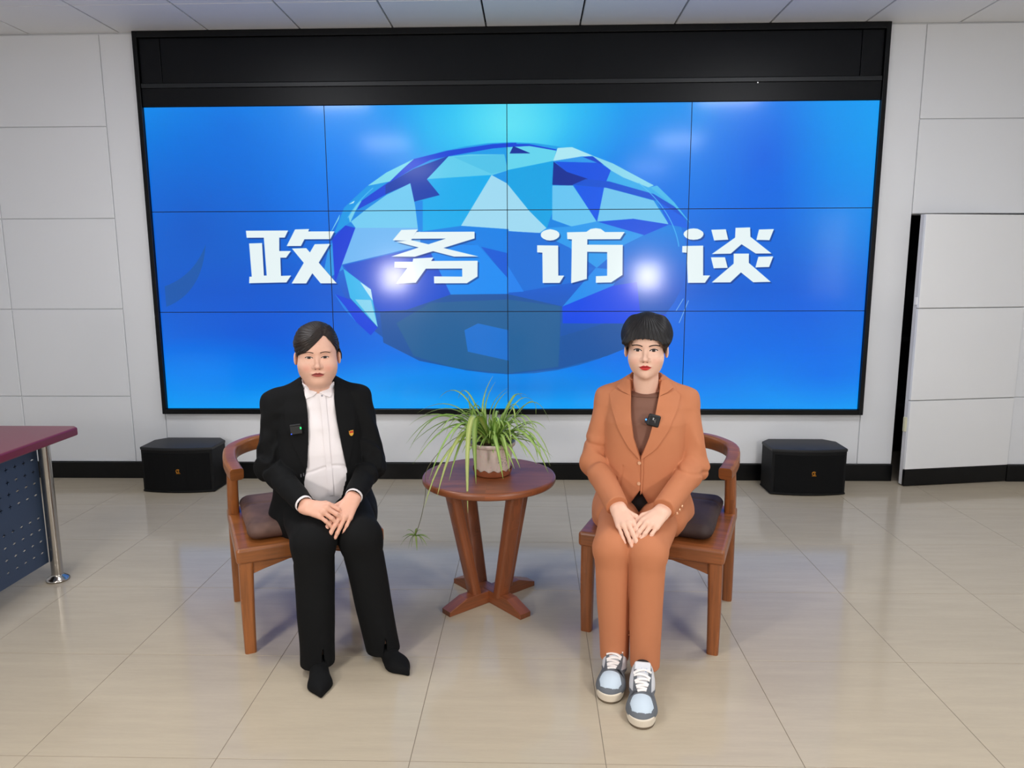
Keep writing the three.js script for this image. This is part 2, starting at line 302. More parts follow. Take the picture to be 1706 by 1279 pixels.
// ---------- ceiling: 0.6 m panels with dark joints, six lamp panels ----------
const LAMPS = [[-1.648, 2.02], [1.98, 2.02], [-1.648, 4.42], [1.98, 4.42], [-1.648, 6.82], [1.98, 6.82]];
{
  const ceil = struct('ceiling', 'white metal ceiling panels with thin dark joints', 'ceiling');
  put('slab', box(X1 - X0 + 0.4, 0.15, Z1 - Z0 + 0.4, 0, HC + 0.012 + 0.075 + 0.03, (Z0 + Z1) / 2), M.ceilGap, ceil);
  const g = new RoundedBoxGeometry(0.5925, 0.03, 0.5925, 1, 0.003);
  for (let i = -3; i <= 12; i++) for (let j = -1; j <= 14; j++) {
    const x = -2.548 + 0.6043 * (i + 0.5), z = 0.52 + 0.6 * (j + 0.5);
    if (x < X0 - 0.2 || x > X1 + 0.2 || z > Z1) continue;
    if (LAMPS.some(([a, b]) => Math.abs(a - x) < 0.25 && Math.abs(b - z) < 0.25)) continue;
    const t = put('panel', g, M.ceil, ceil); t.position.set(x, HC + 0.015, z); if (j === -1) { t.scale.z = 0.52 / 0.6; t.position.z = 0.26; }
  }
  const where = ['above the seated people', 'above the camera', 'at the rear of the room'];
  LAMPS.forEach(([x, z], i) => {
    const t = thing('ceiling_lamp', `square flush LED ceiling lamp ${where[i >> 1]}, ${i % 2 ? 'right' : 'left'} one of its pair`, 'ceiling lamp', [x, HC, z], 0, 'ceiling lamps');
    put('lamp_frame', extrude([[-0.297, -0.297], [0.297, -0.297], [0.297, 0.297], [-0.297, 0.297]], 0.03, 0.002, [[[-0.275, -0.275], [-0.275, 0.275], [0.275, 0.275], [0.275, -0.275]]]).rotateX(-Math.PI / 2), M.white, t);
    put('diffuser', box(0.55, 0.012, 0.55, 0, 0.02, 0), std({ color: '#ffffff', emissive: '#fffdfa', emissiveIntensity: 1.6, roughness: 0.6 }), t);
    const l = new THREE.RectAreaLight(0xf8faff, CEILING_LAMP, 0.55, 0.55); l.rotation.x = -Math.PI / 2; l.position.y = 0.004; t.add(l);
  });
}
// ---------- walls ----------
function grid(parent, xs, ys, m, z, put1) { for (let i = 0; i < xs.length - 1; i++) for (let j = 0; j < ys.length - 1; j++) put1(xs[i], xs[i + 1], ys[j], ys[j + 1]); }
{
  const w = struct('wall_back', 'white panelled wall behind the video wall', 'wall');
  const panel = (x0, x1, y0, y1, r = 0.004) => put('panel', rbox(x1 - x0 - 0.0045, y1 - y0 - 0.0045, 0.02, r, (x0 + x1) / 2, (y0 + y1) / 2, 0.002), M.wall, w);
  // backing with the opening for the hidden door
  put('backing', merge(box(2.685 - X0 + 0.2, HC + 0.2, 0.16, (2.685 + X0 - 0.2) / 2, HC / 2, -0.08), box(0.79, HC - 1.83 + 0.1, 0.16, 3.08, (HC + 1.83) / 2 + 0.05, -0.08), box(X1 - 3.475 + 0.2, HC + 0.2, 0.16, (X1 + 3.475 + 0.2) / 2, HC / 2, -0.08)), M.wallBack, w);
  const rows = [0.117, 0.595, 1.213, 1.83, 2.432, 3.015];
  grid(w, [-4.265, -3.475, -2.685], rows, M.wall, 0, panel);
  grid(w, [2.685, 3.475], rows.slice(3), M.wall, 0, panel);
  grid(w, [3.475, 4.265], rows, M.wall, 0, panel);
  for (const [a, b] of [[-4.5, -4.265], [-2.685, -2.445], [2.445, 2.685], [4.265, 4.5]]) panel(a, b, 0.117, 3.015);
  panel(-2.445, 2.445, 0.117, 0.474);
  const b = struct('baseboard_back', 'glossy black skirting along the white wall', 'skirting');
  for (const [a, c] of [[-4.5, 2.685], [3.475, 4.5]]) put('board', rbox(c - a - 0.002, 0.117, 0.03, 0.003, (a + c) / 2, 0.0585, 0.015), M.base, b);
  // dark equipment space behind the hidden door
  const n = struct('wall_niche', 'dark equipment space behind the open wall door', 'niche');
  put('niche_lining', merge(box(2.2, 2.2, 0.05, 3.0, 1.1, -0.85), box(0.05, 2.2, 0.7, 1.93, 1.1, -0.5), box(0.05, 2.2, 0.7, 4.07, 1.1, -0.5), box(2.2, 0.05, 0.72, 3.0, 2.2, -0.5)), M.dark, n);
  for (const y of [0.45, 0.95]) put('shelf', box(1.4, 0.03, 0.35, 2.8, y, -0.6), M.dark, n);
  put('conduit', new THREE.CylinderGeometry(0.02, 0.02, 2.1, 12).translate(2.56, 1.05, -0.5), M.black, n);
  // the hidden door, ajar, hung on its right edge
  const d = struct('door_1', 'white panelled wall door standing ajar beside the video wall', 'door');
  d.position.set(3.47, 0, 0.0); d.rotation.y = Math.asin(0.135 / 0.785);
  put('core', box(0.78, 1.81, 0.03, -0.39, 0.915, -0.015), M.edge, d);
  for (const [y0, y1] of [[0.117, 0.595], [0.595, 1.213], [1.213, 1.822]]) put('panel', rbox(0.783, y1 - y0 - 0.006, 0.024, 0.004, -0.39, (y0 + y1) / 2, 0.013), M.white, d);
  put('skirting', rbox(0.783, 0.112, 0.024, 0.003, -0.39, 0.06, 0.013), M.base, d);
  const yl = std({ color: '#d9d7b8', roughness: 0.6 });
  put('latch', rbox(0.016, 0.1, 0.022, 0.004, -0.788, 0.43, -0.005), yl, d);
  put('latch', rbox(0.016, 0.05, 0.022, 0.004, -0.782, 1.26, -0.002), M.white, d);
}
{
  const side = (name, x, label) => { const w = struct(name, label, 'wall'); return w; };
  const wl = side('wall_left', X0, 'plain white left wall of the room'); put('plaster', box(0.2, HC + 0.2, Z1 - Z0 + 0.4, X0 - 0.1, HC / 2, (Z0 + Z1) / 2), M.wall, wl);
  const wr = side('wall_right', X1, 'white right wall of the room with a window');
  const wz0 = 5.4, wz1 = 6.5, wy0 = 1.0, wy1 = 2.3;
  put('plaster', merge(box(0.2, HC + 0.2, wz0 - Z0 + 0.2, X1 + 0.1, HC / 2, (wz0 + Z0 - 0.2) / 2), box(0.2, HC + 0.2, Z1 - wz1 + 0.2, X1 + 0.1, HC / 2, (wz1 + Z1 + 0.2) / 2), box(0.2, wy0 + 0.1, wz1 - wz0, X1 + 0.1, wy0 / 2 - 0.05, (wz0 + wz1) / 2), box(0.2, HC - wy1 + 0.1, wz1 - wz0, X1 + 0.1, (HC + wy1) / 2 + 0.05, (wz0 + wz1) / 2)), M.wall, wr);
  const wf = struct('wall_front', 'plain white wall behind the camera', 'wall'); put('plaster', box(X1 - X0 + 0.4, HC + 0.2, 0.2, 0, HC / 2, Z1 + 0.1), M.wall, wf);
  const win = struct('window_1', 'white framed window in the right wall', 'window');
  const zc = (wz0 + wz1) / 2, yc = (wy0 + wy1) / 2;
  put('frame', merge(box(0.06, 0.05, wz1 - wz0, X1 + 0.08, wy0 + 0.025, zc), box(0.06, 0.05, wz1 - wz0, X1 + 0.08, wy1 - 0.025, zc), box(0.06, wy1 - wy0, 0.05, X1 + 0.08, yc, wz0 + 0.025), box(0.06, wy1 - wy0, 0.05, X1 + 0.08, yc, wz1 - 0.025), box(0.06, wy1 - wy0, 0.05, X1 + 0.08, yc, zc)), M.white, win);
  const glass = phys({ color: '#ffffff', transmission: 1, thickness: 0, roughness: 0.02 });
  for (const s of [-1, 1]) put('pane', box(0.006, wy1 - wy0 - 0.1, (wz1 - wz0) / 2 - 0.08, X1 + 0.08, yc, zc + s * (wz1 - wz0) / 4), glass, win);
}

// ---------- video wall: 4 x 3 screens, black surround ----------
{
  const W = 4.828, Hs = 2.036, yb = 0.5124;
  const pic = canvas(2048, 864, (c, w, h) => {
    const glow = (x, y, r, sy, col, a) => { c.save(); c.translate(x, y); c.scale(1, sy); const g = c.createRadialGradient(0, 0, 0, 0, 0, r); g.addColorStop(0, `rgba(${col},${a})`); g.addColorStop(1, `rgba(${col},0)`); c.fillStyle = g; c.fillRect(-r, -r, 2 * r, 2 * r); c.restore(); };
    let g = c.createLinearGradient(0, 0, 0, h); g.addColorStop(0, '#0590f5'); g.addColorStop(0.3, '#0476ec'); g.addColorStop(0.6, '#0462da'); g.addColorStop(0.8, '#0476f0'); g.addColorStop(1, '#06a4ff'); c.fillStyle = g; c.fillRect(0, 0, w, h);
    glow(1000, 40, 620, 0.45, '20,190,255', 0.95); glow(1030, 60, 330, 0.6, '90,235,255', 0.9); glow(1040, 0, 160, 1.3, '120,240,255', 0.55);
    glow(120, 330, 360, 1.0, '5,84,196', 0.6); glow(1740, 150, 190, 1.5, '0,98,236', 0.75); glow(2040, 60, 260, 2.6, '20,170,255', 0.75);
    glow(1400, 200, 300, 0.8, '0,130,250', 0.5); glow(560, 150, 260, 1.2, '0,130,255', 0.6); glow(250, 60, 260, 1, '5,104,226', 0.5);
    glow(300, 620, 420, 0.5, '0,84,218', 0.7); glow(140, 760, 300, 0.4, '0,140,255', 0.7); glow(880, 864, 700, 0.22, '10,165,255', 0.8); glow(1750, 864, 500, 0.25, '10,150,255', 0.7);
    glow(1560, 700, 400, 0.5, '0,112,244', 0.7); glow(1900, 560, 300, 0.6, '0,100,238', 0.6); glow(1480, 620, 260, 0.3, '30,110,235', 0.35); glow(1950, 760, 200, 0.5, '0,100,242', 0.5);
    c.fillStyle = 'rgba(60,90,120,0.35)'; c.beginPath(); c.moveTo(20, 500); c.quadraticCurveTo(110, 470, 150, 380); c.quadraticCurveTo(130, 520, 20, 560); c.fill();
    const poly = (P) => { c.beginPath(); for (let i = 0; i < P.length; i += 2) i ? c.lineTo(P[i], P[i + 1]) : c.moveTo(P[i], P[i + 1]); c.closePath(); };
    FACETS.forEach(([col, P], i) => {
      poly(P); if (i === 0) { const k = c.createLinearGradient(0, 120, 0, 770); k.addColorStop(0, '#18a4f2'); k.addColorStop(0.35, '#0a86ec'); k.addColorStop(0.6, '#1260d6'); k.addColorStop(0.8, '#1a5bb4'); k.addColorStop(1, '#1c6cc4'); c.fillStyle = k; } else c.fillStyle = col;
      c.fill(); if (i > 4) { c.strokeStyle = col; c.lineWidth = 1; c.stroke(); }
    });
    c.strokeStyle = 'rgba(90,200,255,0.8)'; c.lineWidth = 2.5; c.beginPath(); c.ellipse(1024, 432, 495, 325, 0, -2.75, -2.45); c.stroke(); c.beginPath(); c.ellipse(1024, 432, 492, 328, 0, -0.72, -0.12); c.stroke();
    c.strokeStyle = 'rgba(190,225,255,0.7)'; c.lineWidth = 2; c.beginPath(); c.moveTo(1545, 545); c.lineTo(1520, 610); c.moveTo(1530, 540); c.lineTo(1510, 575); c.stroke();
    glow(1024, 800, 420, 0.12, '20,110,210', 0.5);
    for (const P of GLYPHS) { c.fillStyle = 'rgba(10,40,110,0.55)'; poly(P.map((v) => v + 4)); c.fill(); }
    for (const P of GLYPHS) { c.fillStyle = '#f0fdff'; poly(P); c.fill(); }
  });
  const tex = ctex(pic); tex.wrapS = tex.wrapT = THREE.ClampToEdgeWrapping;
  const screen = phys({ color: '#020203', emissive: '#ffffff', emissiveMap: tex, emissiveIntensity: 0.93, roughness: 0.34, specularIntensity: 0.35, clearcoat: 0.5, clearcoatRoughness: 0.13 });
  const t = thing('video_wall', 'wide blue video wall of twelve screens showing four large white characters over a faceted globe', 'video wall', [0, 0, 0.03]);
  const pw = W / 4, ph = Hs / 3;
  for (let j = 0; j < 3; j++) for (let i = 0; i < 4; i++) {
    const x = -W / 2 + (i + 0.5) * pw, y = yb + (j + 0.5) * ph;
    const b = put('screen', rbox(pw - 0.0006, ph - 0.0006, 0.026, 0.001, x, y, -0.014), M.bezel, t);
    const dw = pw - 0.0048, dh = ph - 0.0048, g = new THREE.PlaneGeometry(dw, dh), uv = g.attributes.uv, p = g.attributes.position;
    for (let k = 0; k < 4; k++) uv.setXY(k, (x + p.getX(k) + W / 2) / W, (y + p.getY(k) - yb) / Hs);
    put('display', g.translate(x, y, 0.0), screen, b);
  }
  // surround
  const fr = 0.03;
  for (const s of [-1, 1]) put('side_frame', rbox(fr, 3.018 - 0.476, 0.05, 0.003, s * (W / 2 + fr / 2), (3.018 + 0.476) / 2, -0.002), M.frame, t);
  put('bottom_frame', rbox(W, yb - 0.476, 0.05, 0.003, 0, (yb + 0.476) / 2, -0.002), M.frame, t);
  put('top_frame', rbox(W, 0.04, 0.05, 0.003, 0, 2.998, -0.002), M.frame, t);
  const y0 = yb + Hs;
  put('lower_fascia', rbox(W - 0.002, 2.665 - y0, 0.03, 0.003, 0, (y0 + 2.665) / 2, -0.006), M.fascia, t);
  put('fascia_rail', rbox(W - 0.002, 0.03, 0.036, 0.004, 0, 2.68, -0.003), std({ color: '#101417', roughness: 0.4 }), t);
  const fy0 = 2.697, fy1 = 2.977;
  for (const [a, b] of [[-W / 2, -2.272], [-2.272, 2.272], [2.272, W / 2]]) put('upper_fascia', rbox(b - a - 0.004, fy1 - fy0, 0.026, 0.003, (a + b) / 2, (fy0 + fy1) / 2, -0.010), M.fascia, t);
  put('indicator_light', new THREE.SphereGeometry(0.004, 8, 6).translate(1.62, 2.66, 0.016), std({ color: '#ffffff', emissive: '#ffffff', emissiveIntensity: 0.6 }), t);
  const l = new THREE.RectAreaLight(0x2f86ff, 0.03, W, Hs); l.position.set(0, yb + Hs / 2, 0.035); l.rotation.y = Math.PI; t.add(l);
}
// ---------- two loudspeakers ----------
function speaker(x, label) {
  const t = thing('loudspeaker', label, 'loudspeaker', [x, 0, 0.2], 0, 'black loudspeakers on the floor by the wall');
  const plan = []; for (let i = 0; i <= 10; i++) { const u = -1 + i / 5; plan.push([u * 0.245, 0.145 + 0.035 * (1 - u * u)]); }
  plan.push([0.25, -0.055], [0.185, -0.13], [-0.185, -0.13], [-0.25, -0.055]);
  const ex = (s, y, h, b) => extrude(plan.map(([a, c]) => [a * s, -c * s]), h - 2 * b, b).rotateX(-Math.PI / 2).translate(0, y + b, 0);
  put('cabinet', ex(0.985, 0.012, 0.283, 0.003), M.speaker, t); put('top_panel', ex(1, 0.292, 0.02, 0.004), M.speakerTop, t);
  put('bottom_panel', ex(1, 0.004, 0.012, 0.003), M.speaker, t);
  const gp = []; const gi = []; for (let i = 0; i <= 12; i++) { const u = -0.93 + 1.86 * i / 12; gp.push([u * 0.245 * 0.985, 0.985 * (0.145 + 0.035 * (1 - u * u))]); }
  const gg = extrude([...gp.map(([a, c]) => [a, -c - 0.004]), ...gp.slice().reverse().map(([a, c]) => [a, -c + 0.003])], 0.25, 0.001).rotateX(-Math.PI / 2).translate(0, 0.022, 0);
  put('grille', gg, M.grille, t);
  const zf = 0.985 * 0.18 + 0.0075, e = merge(new THREE.TorusGeometry(0.0115, 0.0028, 8, 24, 5.2).rotateZ(0.6).translate(0.02, 0.155, zf), box(0.005, 0.016, 0.003, 0.024, 0.155, zf), box(0.012, 0.004, 0.003, 0.022, 0.16, zf), box(0.028, 0.0035, 0.003, 0.022, 0.139, zf));
  put('emblem', e, M.gold, t);
  for (const [a, b] of [[-0.18, 0.08], [0.18, 0.08], [-0.15, -0.1], [0.15, -0.1]]) put('foot', new THREE.CylinderGeometry(0.014, 0.014, 0.006, 12).translate(a, 0.003, b), M.black, t);
  return t;
}
speaker(-2.218, 'black loudspeaker on the floor between the desk and the left chair');
speaker(1.985, 'black loudspeaker on the floor to the right of the orange-suited person');

// ---------- desk at the left ----------
{
  const t = thing('office_desk', 'desk with maroon top, blue perforated side panel and chrome leg at the left edge', 'desk', [-2.15, 0, 1.75]);
  const top = extrude([[-1.25, 0.085], [0.12, 0.085], [0.15, 0.055], [0.15, -1.3], [-1.25, -1.3]], 0.026, 0.007).rotateX(-Math.PI / 2).translate(0, 0.717, 0);
  put('desktop', top, M.maroon, t);
  for (const z of [-0.01, 1.2]) {
    const L = put('leg', lathe([[0.0, 0.0], [0.05, 0.0], [0.052, 0.006], [0.046, 0.014], [0.03, 0.024], [0.0255, 0.034], [0.0255, 0.71], [0, 0.71]], 28).translate(0.009, 0, z), M.chrome, t);
  }
  for (const z of [-0.01, 1.2]) put('leg', lathe([[0.0, 0.0], [0.05, 0.0], [0.052, 0.006], [0.046, 0.014], [0.03, 0.024], [0.0255, 0.034], [0.0255, 0.71], [0, 0.71]], 28).translate(-1.1, 0, z), M.chrome, t);
  const holes = []; for (const y of [0.612, 0.554, 0.499, 0.442, 0.328, 0.27, 0.213, 0.155]) for (let k = 0; k < 20; k++) {
    const cx = 0.038 + 0.057 * k, s = []; for (let a = 0; a < 8; a++) { const r = a % 2 ? 0.0042 : 0.0135, q = a * Math.PI / 4; s.push([cx + r * Math.cos(q), y + r * Math.sin(q)]); } holes.push(s.reverse());
  }
  const pan = extrude([[0.0, 0.095], [1.19, 0.095], [1.19, 0.69], [0.0, 0.69]], 0.003, 0, holes).rotateY(-Math.PI / 2).translate(-0.02, 0, 0);
  put('perforated_panel', pan, M.blueMetal, t);
  put('added_dark_box', rbox(0.42, 0.42, 0.62, 0.006, -0.32, 0.49, 0.36), M.dark, t);  // unseen dark box, added behind the panel so its upper holes look dark
  put('bracket', merge(box(0.05, 0.02, 1.15, -0.03, 0.705, 0.6), box(0.03, 0.008, 0.02, 0.0, 0.692, 0.06), box(0.03, 0.008, 0.02, 0.0, 0.692, 0.24)), M.steel, t);
}
// ---------- chairs and cushions ----------
function makeChair(label, pos, turn, wood) {
  const t = thing('wooden_chair', label, 'chair', pos, turn, 'two wooden armchairs');
  const seat = (() => { const g = new RoundedBoxGeometry(0.575, 0.062, 0.56, 4, 0.014); return g; })();
  put('seat', uvMetres(seat.translate(0, 0.404, 0.0), 'x'), wood, t);
  for (const s of [-1, 1]) {
    put('leg', uvMetres(sweep([[s * 0.255, 0.0, 0.245, 0.044, 0.044], [s * 0.255, 0.2, 0.245, 0.05, 0.05], [s * 0.252, 0.38, 0.243, 0.055, 0.055]], V(0, 0, 1)), 'y'), wood, t);
    put('leg', uvMetres(sweep([[s * 0.262, 0.0, -0.255, 0.042, 0.044], [s * 0.262, 0.22, -0.235, 0.046, 0.052], [s * 0.262, 0.40, -0.205, 0.048, 0.058], [s * 0.262, 0.52, -0.185, 0.046, 0.062], [s * 0.258, 0.64, -0.17, 0.044, 0.06]], V(0, 0, 1)), 'y'), wood, t);
    put('side_apron', uvMetres(extrude([[-0.24, 0.376], [-0.24, 0.32], [-0.2, 0.335], [-0.1, 0.362], [0.1, 0.362], [0.19, 0.338], [0.235, 0.318], [0.235, 0.376]], 0.022, 0.003).rotateY(-Math.PI / 2).translate(s * 0.25 + 0.011, 0, 0), 'z'), wood, t);
  }
  const ap = (z) => uvMetres(extrude([[-0.24, 0.376], [-0.24, 0.32], [-0.19, 0.336], [-0.09, 0.362], [0.09, 0.362], [0.19, 0.336], [0.24, 0.32], [0.24, 0.376]], 0.022, 0.003).translate(0, 0, z), 'x');
  put('apron', ap(0.235), wood, t); put('apron', ap(-0.235), wood, t);
  const P = [[0.245, 0.632, -0.085], [0.256, 0.642, -0.15], [0.262, 0.658, -0.24], [0.243, 0.675, -0.34], [0.16, 0.688, -0.405], [0.06, 0.692, -0.428]];
  const wh = [[0.056, 0.052], [0.058, 0.054], [0.058, 0.056], [0.056, 0.06], [0.05, 0.064], [0.048, 0.066]];
  const path = [...P.map((p, i) => [...p, ...wh[i]]), ...P.slice().reverse().map((p, i) => [-p[0], p[1], p[2], ...wh[5 - i]])];
  put('curved_backrest', uvMetres(sweep(path), 'x'), wood, t);
  return t;
}
function cushion(label, pos, turn, dark) {
  const c = std({ roughness: 0.75, vertexColors: true });
  const m = phys({ vertexColors: true, roughness: 0.7, sheen: dark ? 0.25 : 0.6, sheenColor: new THREE.Color(dark ? '#5a4038' : '#8a6656'), sheenRoughness: 0.35 });
  const f = (x, y, z) => {
    const qx = Math.abs(x) - 0.19, qz = Math.abs(z) - 0.19, ax = Math.max(qx, 0), az = Math.max(qz, 0), yy = (y - 0.034) / 0.72, side = Math.hypot(ax, az, yy) + Math.min(Math.max(qx, qz), 0) * 0.02;
    return (side - 0.046 + 0.006 * Math.pow(noise3(x * 9 + 3, z * 9, 2), 2) + 0.004 * Math.exp(-Math.pow((z + 0.09 + 0.03 * Math.sin(x * 12)) / 0.012, 2)) * (y > 0.04 ? 1 : 0)) * 0.75;
  };
  const g = mesher(f, [-0.26, -0.012, -0.26], [0.26, 0.085, 0.26], 0.006, (x, y, z) => { const n = noise3(x * 14, y * 14, z * 14) * 0.6 + noise3(x * 50, y * 50, z * 50) * 0.4, k = 0.6 + 0.9 * n; return dark ? [0.028 * k, 0.013 * k, 0.011 * k] : [0.12 * k, 0.062 * k, 0.046 * k]; });
  const o = single('seat_cushion', g, m, label, 'cushion', pos, turn, 'velvet seat cushions'); return o;
}
makeChair('wooden armchair with curved back under the person in black', [-0.825, 0, 2.05], 0.455, M.chairWood);
cushion('brown crushed velvet cushion under the person in the black suit', [-0.83, 0.435, 2.045], 0.455, false);
makeChair('wooden armchair with curved back under the person in orange', [0.718, 0, 2.04], -0.352, M.chairWoodDark);
cushion('dark brown velvet cushion under the person in the orange suit', [0.718, 0.435, 2.035], -0.352, true);

// ---------- round side table ----------
const TC = [-0.025, 0, 1.905];
{
  const t = thing('side_table', 'round brown wooden side table with four slanted legs on a cross base', 'table', TC, 0.0);
  put('tabletop', uvMetres(lathe([[0, 0.555], [0.282, 0.555], [0.291, 0.558], [0.295, 0.565], [0.295, 0.578], [0.291, 0.585], [0.284, 0.588], [0, 0.588]], 72), 'x'), M.tableWood, t);
  for (let k = 0; k < 4; k++) {
    const a = Math.PI / 4 + k * Math.PI / 2 + 0.12, c = Math.cos(a), s = Math.sin(a);
    put('leg', uvMetres(sweep([[c * 0.085, 0.05, s * 0.085, 0.066, 0.044], [c * 0.14, 0.3, s * 0.14, 0.068, 0.046], [c * 0.196, 0.556, s * 0.196, 0.07, 0.05]], V(c, 0, s)), 'y'), M.tableWood, t);
  }
  for (let k = 0; k < 2; k++) {
    const a = Math.PI / 4 + k * Math.PI / 2 + 0.06, L = 0.245;
    put('base_beam', uvMetres(extrude([[-L, 0], [L, 0], [L, 0.022], [L * 0.62, 0.058 - k * 0.0015], [-L * 0.62, 0.058 - k * 0.0015], [-L, 0.022]], 0.054, 0.003).translate(0, 0, -0.027), 'x').rotateY(-a), M.tableWood, t);
  }
  put('top_brace', uvMetres(merge(box(0.42, 0.02, 0.04, 0, 0.546, 0).rotateY(-Math.PI / 4 - 0.12), box(0.42, 0.019, 0.04, 0, 0.546, 0).rotateY(Math.PI / 4 - 0.12)), 'x'), M.tableWood, t);
}
// ---------- spider plant ----------
{
  const px = -0.01, pz = 1.9, py = 0.588;
  const t = thing('spider_plant', 'green spider plant with long arching leaves in a pale pot on the round table', 'potted plant', [px, py, pz]);
  const potC = canvas(1024, 256, (c, w, h) => {
    c.fillStyle = '#cfc0b8'; c.fillRect(0, 0, w, h);
    for (let i = 0; i < 1400; i++) { c.fillStyle = `rgba(${150 + rnd() * 80},${130 + rnd() * 70},${120 + rnd() * 70},0.12)`; c.fillRect(rnd() * w, rnd() * h, rr(2, 14), rr(2, 20)); }
    c.save(); c.translate(118, 0); for (const ox of [0, 512]) for (let i = 0; i < 34; i++) { const a = rr(0, 6.28), r = Math.sqrt(rnd()), x = ox + 62 * r * Math.cos(a), y = 138 + 46 * r * Math.sin(a); c.fillStyle = rnd() < 0.7 ? '#5d5560' : '#8f98a0'; c.beginPath(); c.ellipse(x, y, rr(2, 6), rr(1.5, 4), rnd() * 3, 0, 7); c.fill(); } c.restore();
    c.fillStyle = 'rgba(120,70,45,0.55)'; c.beginPath(); c.moveTo(0, h); for (let x = 0; x <= w; x += 4) c.lineTo(x, h - 34 - 12 * Math.abs(Math.sin(x / 26))); c.lineTo(w, h); c.fill();
  });
  put('pot', lathe([[0, 0.004], [0.07, 0.004], [0.076, 0.012], [0.092, 0.128], [0.094, 0.132], [0.101, 0.134], [0.103, 0.145], [0.102, 0.15], [0.096, 0.15], [0.09, 0.135], [0.0, 0.135]], 56, true), std({ map: ctex(potC), roughness: 0.45 }), t);
  put('saucer', (() => { const g = lathe([[0, 0], [0.074, 0], [0.082, 0.006], [0.088, 0.03], [0.085, 0.031], [0.078, 0.01], [0, 0.006]], 72), p = g.attributes.position; for (let i = 0; i < p.count; i++) { const a = Math.atan2(p.getZ(i), p.getX(i)), k = sstep(0.01, 0.03, p.getY(i)); p.setY(i, p.getY(i) + 0.005 * k * Math.cos(a * 13)); } g.computeVertexNormals(); return g; })(), std({ color: '#8a4e33', roughness: 0.35 }), t);
  put('soil', (() => { const g = new THREE.SphereGeometry(0.09, 24, 8, 0, 6.283, 0, 1.57).scale(1, 0.12, 1).translate(0, 0.134, 0), p = g.attributes.position; for (let i = 0; i < p.count; i++) p.setY(i, p.getY(i) + 0.006 * noise3(p.getX(i) * 90, 1, p.getZ(i) * 90)); g.computeVertexNormals(); return g; })(), std({ color: '#4a3424', roughness: 1 }), t);
  const leafM = phys({ vertexColors: true, roughness: 0.45, transmission: 0.3, thickness: 0, side: THREE.DoubleSide });
  function leaf(p0, p1, p2, w, tint = 0, parent = t, name = 'leaf') {
    const n = 12, pos = [], col = [], idx = [], c = new THREE.QuadraticBezierCurve3(V(...p0), V(...p1), V(...p2)), up = V(0, 1, 0);
    const gE = mixc([0.16, 0.34, 0.035], [0.36, 0.40, 0.08], tint), gC = mixc([0.46, 0.66, 0.18], [0.66, 0.64, 0.24], tint);
    for (let i = 0; i <= n; i++) {
      const u = i / n, q = c.getPoint(u), d = c.getTangent(u); let s = V().crossVectors(d, up); if (s.length() < 0.05) s = V(1, 0, 0); s.normalize(); const nn = V().crossVectors(s, d).normalize();
      const ww = w * (0.55 + 0.45 * sstep(0, 0.25, u)) * Math.pow(1 - Math.pow(u, 2.2), 0.75) + 0.0004;
      for (const k of [-1, -0.42, 0, 0.42, 1]) { const v = q.clone().addScaledVector(s, k * ww).addScaledVector(nn, Math.abs(k) * ww * 0.45); pos.push(v.x, v.y, v.z); col.push(...(Math.abs(k) > 0.9 ? gE : Math.abs(k) > 0.1 ? mixc(gE, gC, 0.55) : gC)); }
    }
    for (let i = 0; i < n; i++) for (let j = 0; j < 4; j++) { const a = i * 5 + j; idx.push(a, a + 1, a + 5, a + 1, a + 6, a + 5); }
    const g = new THREE.BufferGeometry(); g.setAttribute('position', new THREE.Float32BufferAttribute(pos, 3)); g.setAttribute('color', new THREE.Float32BufferAttribute(col, 3)); g.setAttribute('uv', new THREE.Float32BufferAttribute(new Float32Array(pos.length / 3 * 2), 2)); g.setIndex(idx); g.computeVertexNormals();
    return put(name, g, leafM, parent);
  }
  // key leaves: tip, highest point as [photo-plane x, y] in metres from the pot base, and depth of the tip
  const S = (X) => (X - 820) * 0.00263, Yv = (Y) => 0.147 + (738 - Y) * 0.00258;
  const key = [[683, 748, 745, 690, 0.06, 9], [684, 742, 760, 700, 0.02, 8], [690, 705, 760, 688, -0.08, 6], [678, 713, 740, 694, -0.02, 6], [727, 670, 770, 662, -0.1, 6], [724, 782, 770, 700, 0.22, 8], [738, 805, 775, 715, 0.25, 10], [718, 822, 760, 735, 0.26, 7], [755, 785, 785, 710, 0.2, 8], [787, 828, 790, 690, 0.28, 11], [798, 790, 797, 690, 0.2, 12], [783, 655, 785, 690, 0.0, 9], [825, 638, 808, 690, -0.05, 5], [846, 653, 823, 690, -0.03, 7], [880, 668, 850, 672, -0.12, 4], [891, 677, 860, 675, -0.1, 4], [916, 704, 880, 672, 0.0, 5], [910, 713, 875, 704, 0.05, 8], [869, 688, 850, 678, 0.02, 7], [892, 714, 865, 690, 0.08, 6], [917, 760, 880, 710, 0.1, 6], [916, 766, 880, 722, 0.14, 6], [913, 776, 868, 714, 0.16, 10], [841, 782, 826, 722, 0.2, 8], [850, 765, 838, 720, 0.18, 6], [868, 721, 850, 695, 0.1, 5], [700, 758, 760, 705, 0.12, 7], [735, 720, 770, 690, 0.1, 7], [752, 732, 780, 700, 0.12, 6]];
